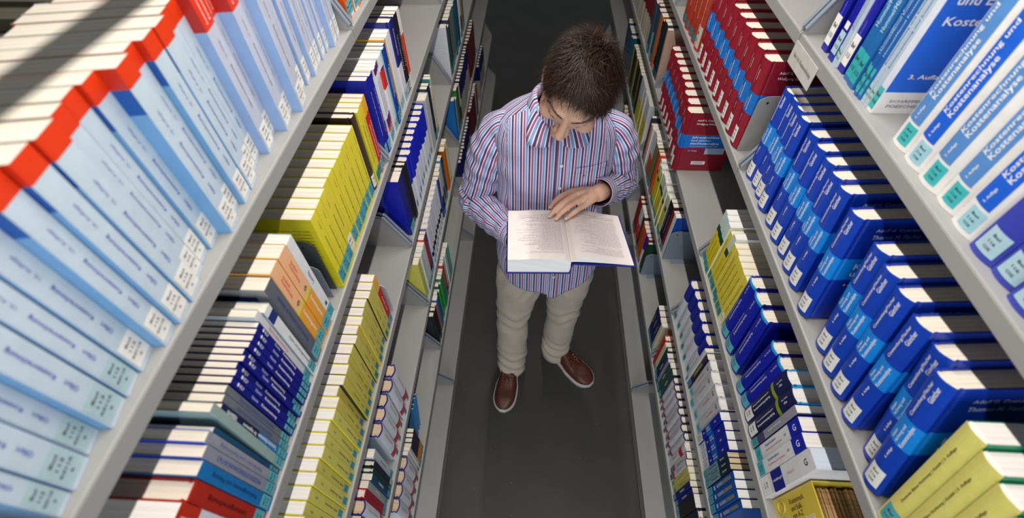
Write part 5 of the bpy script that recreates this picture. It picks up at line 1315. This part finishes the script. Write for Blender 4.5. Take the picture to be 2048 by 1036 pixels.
d += .0035 * np.sin(z * 60 + np.abs(x) * 110) * np.exp(-((z - .78) / .07) ** 2)
d += .0018 * np.sin(z * 33 + x * 61 + y * 48)
co += no * d[:, None]
tme.vertices.foreach_set('co', co.ravel()); tme.update()
trousers = pchild('trousers', tme); trousers['label'] = 'beige cotton trousers'
m = MB()
for s_ in (-1, 1):
    pts = [(s_ * .12 - .012, .182 - .098, .945), (s_ * .150 - .012, .182 - .080, .90), (s_ * .172 - .012, .182 - .045, .85)]
    m.tube(pts, .0022, 6)
link('pocket_edge', m.mesh('pocket_edge', [KH], True), trousers)
m = MB(); loft(m, [ell(-.012, .196, .962, .174, .117, 40), ell(-.012, .200, .995, .170, .115, 40)]); link('belt', m.mesh('belt', [mat('black_leather', (24, 22, 24), rough=0.4)]), trousers)

# ---- shoes
LEA = mat('brown_leather', (92, 46, 34), rough=0.38, var=0.18, scale=30, bump=0.06); SOLE = mat('white_rubber', (212, 212, 208), rough=0.6); LACE = mat('brown_laces', (120, 66, 48), rough=0.8); SOCK = mat('black_sock', (20, 20, 22), rough=0.95); BRASS = mat('brass_eyelet', (200, 170, 110), rough=0.3, metal=0.8)
SL = 0.300
def wprof(x):
    t = x / SL
    return 0.5 * (0.066 + 0.042 * math.sin(min(1, t / .62) * math.pi / 2) ** 2 - 0.012 * math.exp(-((t - .42) / .12) ** 2))
def outline(grow, n=44):
    pts = []
    for i in range(n):
        t = i / (n - 1); x = SL * (0.5 - 0.5 * math.cos(math.pi * t))
        tt = x / SL; w = wprof(x)
        if tt < .12: w *= math.sqrt(max(0, 1 - ((.12 - tt) / .12) ** 2))
        if tt > .74: w *= math.sqrt(max(0, 1 - ((tt - .74) / .26) ** 2.2))
        pts.append((x, w + (grow if 0 < i < n - 1 else 0)))
    off = lambda x: 0.010 * math.sin(x / SL * math.pi)
    return [(x + (grow if x > SL / 2 else -grow) * (1 if w < .02 else 0), w + 0 * off(x)) for x, w in pts] + [(x + (grow if x > SL / 2 else -grow) * (1 if w < .02 else 0), -w) for x, w in pts[-2:0:-1]]
def shoe(name, heel, toe, label, mirror):
    heel = V3(*heel, 0); toe = V3(*toe, 0); dx = (toe - heel); dx /= np.linalg.norm(dx); dy = V3(-dx[1], dx[0], 0)
    root = pchild(name, None); root.location = Vector(heel) - PO; root.rotation_euler = (0, 0, math.atan2(dx[1], dx[0])); root['label'] = label
    def hgt(t): return 0.098 - 0.012 * math.exp(-((t - .12) / .1) ** 2) if t < .30 else 0.056 + 0.042 * (0.5 + 0.5 * math.cos(min(1, (t - .30) / .42) * math.pi)) - (0.014 * max(0, (t - .80) / .20) ** 1.5)
    m = MB(); n = 18; rings = []
    for i in range(34):
        t = i / 33; x = 0.002 + (SL - 0.004) * (0.5 - 0.5 * math.cos(math.pi * t)); tt = x / SL; w = wprof(x) - .0012
        if tt < .12: w *= math.sqrt(max(0.02, 1 - ((.12 - tt) / .12) ** 2))
        if tt > .74: w *= math.sqrt(max(0.01, 1 - ((tt - .74) / .26) ** 2.2))
        hh = hgt(tt); ringp = []
        for k in range(n):
            g = math.pi * k / (n - 1); c, s = math.cos(g), math.sin(g)
            pz = abs(s) ** (0.80 if tt > .5 else .62)
            taper = 1 - (0.30 if tt < .45 else 0.30 * max(0, (1 - (tt - .45) / .25))) * s ** 2 
            ringp.append((x, w * math.copysign(abs(c) ** .42, c) * taper, .020 + (hh - .020) * pz))
        rings.append(ringp)
    loft(m, rings)
    link('upper', m.mesh('upper', [LEA], True), root)
    m = MB(); o1, o2, o3 = outline(.0), outline(.0035), outline(.0035)
    loft(m, [[(x, y, 0.0) for x, y in o1], [(x, y, .004) for x, y in o2], [(x, y, .025) for x, y in o3], [(x, y, .030) for x, y in outline(.0015)]])
    link('sole', m.mesh('sole', [SOLE], False), root)
    m = MB(); m.prism([(x * 1.0, y) for x, y in outline(.0040)], 'z', .008, .0105); link('sole_groove', m.mesh('sole_groove', [mat('sole_line', (150, 148, 142), rough=.7)]), root)
    # tongue flaps, laces and eyelets
    def top(t, yy=0.0):
        return (t * SL, yy, hgt(t) - .5 * (abs(yy) / .04) ** 2 * .02 + .0015)
    m = MB()
    for k in range(5):
        t0 = .46 + .042 * k
        for sg2 in (-1, 1):
            m.tube([top(t0, -.017 * sg2), top(t0 + .022, 0), top(t0 + .045, .017 * sg2)], .0019, 6)
    for sg2 in (-1, 1):
        c = np.array(top(.50, 0)); m.tube([tuple(c), tuple(c + V3(.010, sg2 * .022, .006)), tuple(c + V3(.034, sg2 * .034, -.006)), tuple(c + V3(.040, sg2 * .018, .0)), tuple(c + V3(.012, sg2 * .006, .004))], .0018, 6)
        m.tube([tuple(c), tuple(c + V3(.03, sg2 * .014, .004)), tuple(c + V3(.066, sg2 * .028, -.012))], .0017, 6)
    link('laces', m.mesh('laces', [LACE], True), root)
    for k in range(4):
        for sg2 in (-1, 1):
            p = top(.48 + .042 * k, .0235 * sg2); m = MB(); m.tube([(p[0], p[1], p[2] - .003), (p[0], p[1], p[2] + .0012)], .0034, 10); link('eyelet', m.mesh('eyelet', [BRASS]), root)
    m = MB(); 
    for sg2 in (-1, 1): m.tube([top(.44 + .030 * q, .0285 * sg2) for q in range(8)], .0016, 5)
    link('seam', m.mesh('seam', [LEA], True), root)
    m = MB(); limb(m, [(.055, 0, .06), (.058, 0, .11), (.056, 0, .17)], [.040, .040, .042], n=18); link('sock', m.mesh('sock', [SOCK], True), root)
shoe('shoe', (-.150, .203), (-.187, -.092), 'brown leather shoe on the foot nearer the camera', 1)
shoe('shoe', (.040, .275), (.248, .062), 'brown leather shoe turned outwards', -1)

# ------------------------------------------------------------------ the open book in his hands
GB = V3(.039, -.147, 1.2600); e2 = V3(-.05, .970, -.2225); e2 /= np.linalg.norm(e2); e1 = V3(.995, -.06, .004); e1 -= e2 * (e1 @ e2); e1 /= np.linalg.norm(e1); en = np.cross(e1, e2)
BH = .243; PW = .170
ob = thing('open_book', 'thick open book with dark blue cover held in the hands of the reader', 'book', tuple(GB))
def bk(a, b, c): return tuple(e1 * a + e2 * b + en * c)         # relative to the book's root
PAGE = mat('open_page', (240, 232, 228), rough=0.8, var=0.02, scale=20); EDGE = page_mat('open_edges', (236, 236, 236), dark=0.9, scale=300); BLUEC = cmat((26, 30, 128))
BT = .044
def prof_left(a):   # height of the top sheet, a from 0 (gutter) to PW
    q = a / PW; return -.010 * math.exp(-(a / .010) ** 2) + .003 * math.sin(min(1, q * 1.2) * math.pi) 
def prof_right(a):
    return -.010 * math.exp(-(a / .009) ** 2) + .0085 * math.exp(-((a - .045) / .045) ** 2) - .0165 * (a / PW) ** 1.5
def block(name, sgn, prof, bottom):
    n = 30; vv, ff, fm = [], [], []
    for b in (0.0, BH):
        for i in range(n + 1):
            a = PW * (i / n) ** 1.25; vv.append(bk(sgn * a, b, prof(a)))
        for i in range(n + 1):
            a = PW * (i / n) ** 1.25; vv.append(bk(sgn * a * 1.0, b, bottom(a)))
    k = n + 1
    for i in range(n):
        ff.append((i, i + 1, 2 * k + i + 1, 2 * k + i)); fm.append(0)              # top
        ff.append((k + i + 1, k + i, 3 * k + i, 3 * k + i + 1)); fm.append(1)        # underside
        ff.append((k + i, k + i + 1, i + 1, i)); fm.append(1); ff.append((2 * k + i, 2 * k + i + 1, 3 * k + i + 1, 3 * k + i)); fm.append(1)
    ff.append((n, k + n, 3 * k + n, 2 * k + n)); fm.append(1); ff.append((0, 2 * k, 3 * k, k)); fm.append(1)
    me = new_mesh(name, vv, ff, [PAGE, EDGE], fm)
    bmx = bmesh.new(); bmx.from_mesh(me); bmesh.ops.recalc_face_normals(bmx, faces=bmx.faces); bmx.to_mesh(me); bmx.free()
    return link(name, me, ob)
bl = block('page_block', -1, prof_left, lambda a: -BT + .002)
br = block('page_block', 1, prof_right, lambda a: min(prof_right(a) - .0012, -.0165 * (a / PW) ** 1.5 - .006 + .004 * (a / PW)))
# cover boards and spine
m = MB()
def slab(pts8): m.add(pts8, [(0, 1, 2, 3), (7, 6, 5, 4), (0, 4, 5, 1), (1, 5, 6, 2), (2, 6, 7, 3), (3, 7, 4, 0)])
ov = .004
slab([bk(-PW - ov, -ov, -BT - .001), bk(-.004, -ov, -BT - .001), bk(-.004, BH + ov, -BT - .001), bk(-PW - ov, BH + ov, -BT - .001), bk(-PW - ov, -ov, -BT + .0018), bk(-.004, -ov, -BT + .0018), bk(-.004, BH + ov, -BT + .0018), bk(-PW - ov, BH + ov, -BT + .0018)])
slab([bk(.006, -ov, -.0135), bk(PW + ov, -ov, -.0205), bk(PW + ov, BH + ov, -.0205), bk(.006, BH + ov, -.0135), bk(.006, -ov, -.0108), bk(PW + ov, -ov, -.0178), bk(PW + ov, BH + ov, -.0178), bk(.006, BH + ov, -.0108)])
slab([bk(-.004, -ov, -BT - .001), bk(-.0015, -ov, -BT - .001), bk(-.0015, BH + ov, -BT - .001), bk(-.004, BH + ov, -BT - .001), bk(.0035, -ov, -.0125), bk(.006, -ov, -.0125), bk(.006, BH + ov, -.0125), bk(.0035, BH + ov, -.0125)])
cv = m.build('cover', [BLUEC], ob)
# printed lines: an index in columns
pv, pf = [], []; prn = random.Random(21)
def dash(sgn, a0, a1, b0, b1, prof):
    n = 3; n0 = len(pv)
    for i in range(n + 1):
        a = a0 + (a1 - a0) * i / n
        for b in (b0, b1): pv.append(bk(sgn * a, b, prof(a) + .0004))
    for i in range(n): pf.append((n0 + 2 * i, n0 + 2 * i + 2, n0 + 2 * i + 3, n0 + 2 * i + 1) if sgn > 0 else (n0 + 2 * i + 1, n0 + 2 * i + 3, n0 + 2 * i + 2, n0 + 2 * i))
for sgn, prof, lo, hi in ((-1, prof_left, .016, .150), (1, prof_right, .020, .150)):
    b = .028
    while b < .222:
        g = prn.random()
        # text reads from his side: the line starts at his left (our right)
        start = hi - (.004 if g < .3 else .010) if sgn > 0 else lo
        a = lo
        nseg = prn.choice((1, 2, 2, 3)); 
        end = lo + (hi - lo) * prn.uniform(.45, 1.0)
        if sgn > 0: spans = [(hi - (end - lo), hi)]
        else: spans = [(lo, end)]
        for (s0, s1) in spans:
            q = s0
            while q < s1 - .004:
                wl = prn.uniform(.004, .013); dash(sgn, q, min(s1, q + wl), b, b + .0011, prof); q += wl + .0016
        b += .0040 if prn.random() < .88 else .0075
pt = link('print', new_mesh('print', pv, pf, [mat('page_ink', (176, 164, 170), rough=.8)]), ob)
pt['kind'] = 'stuff'
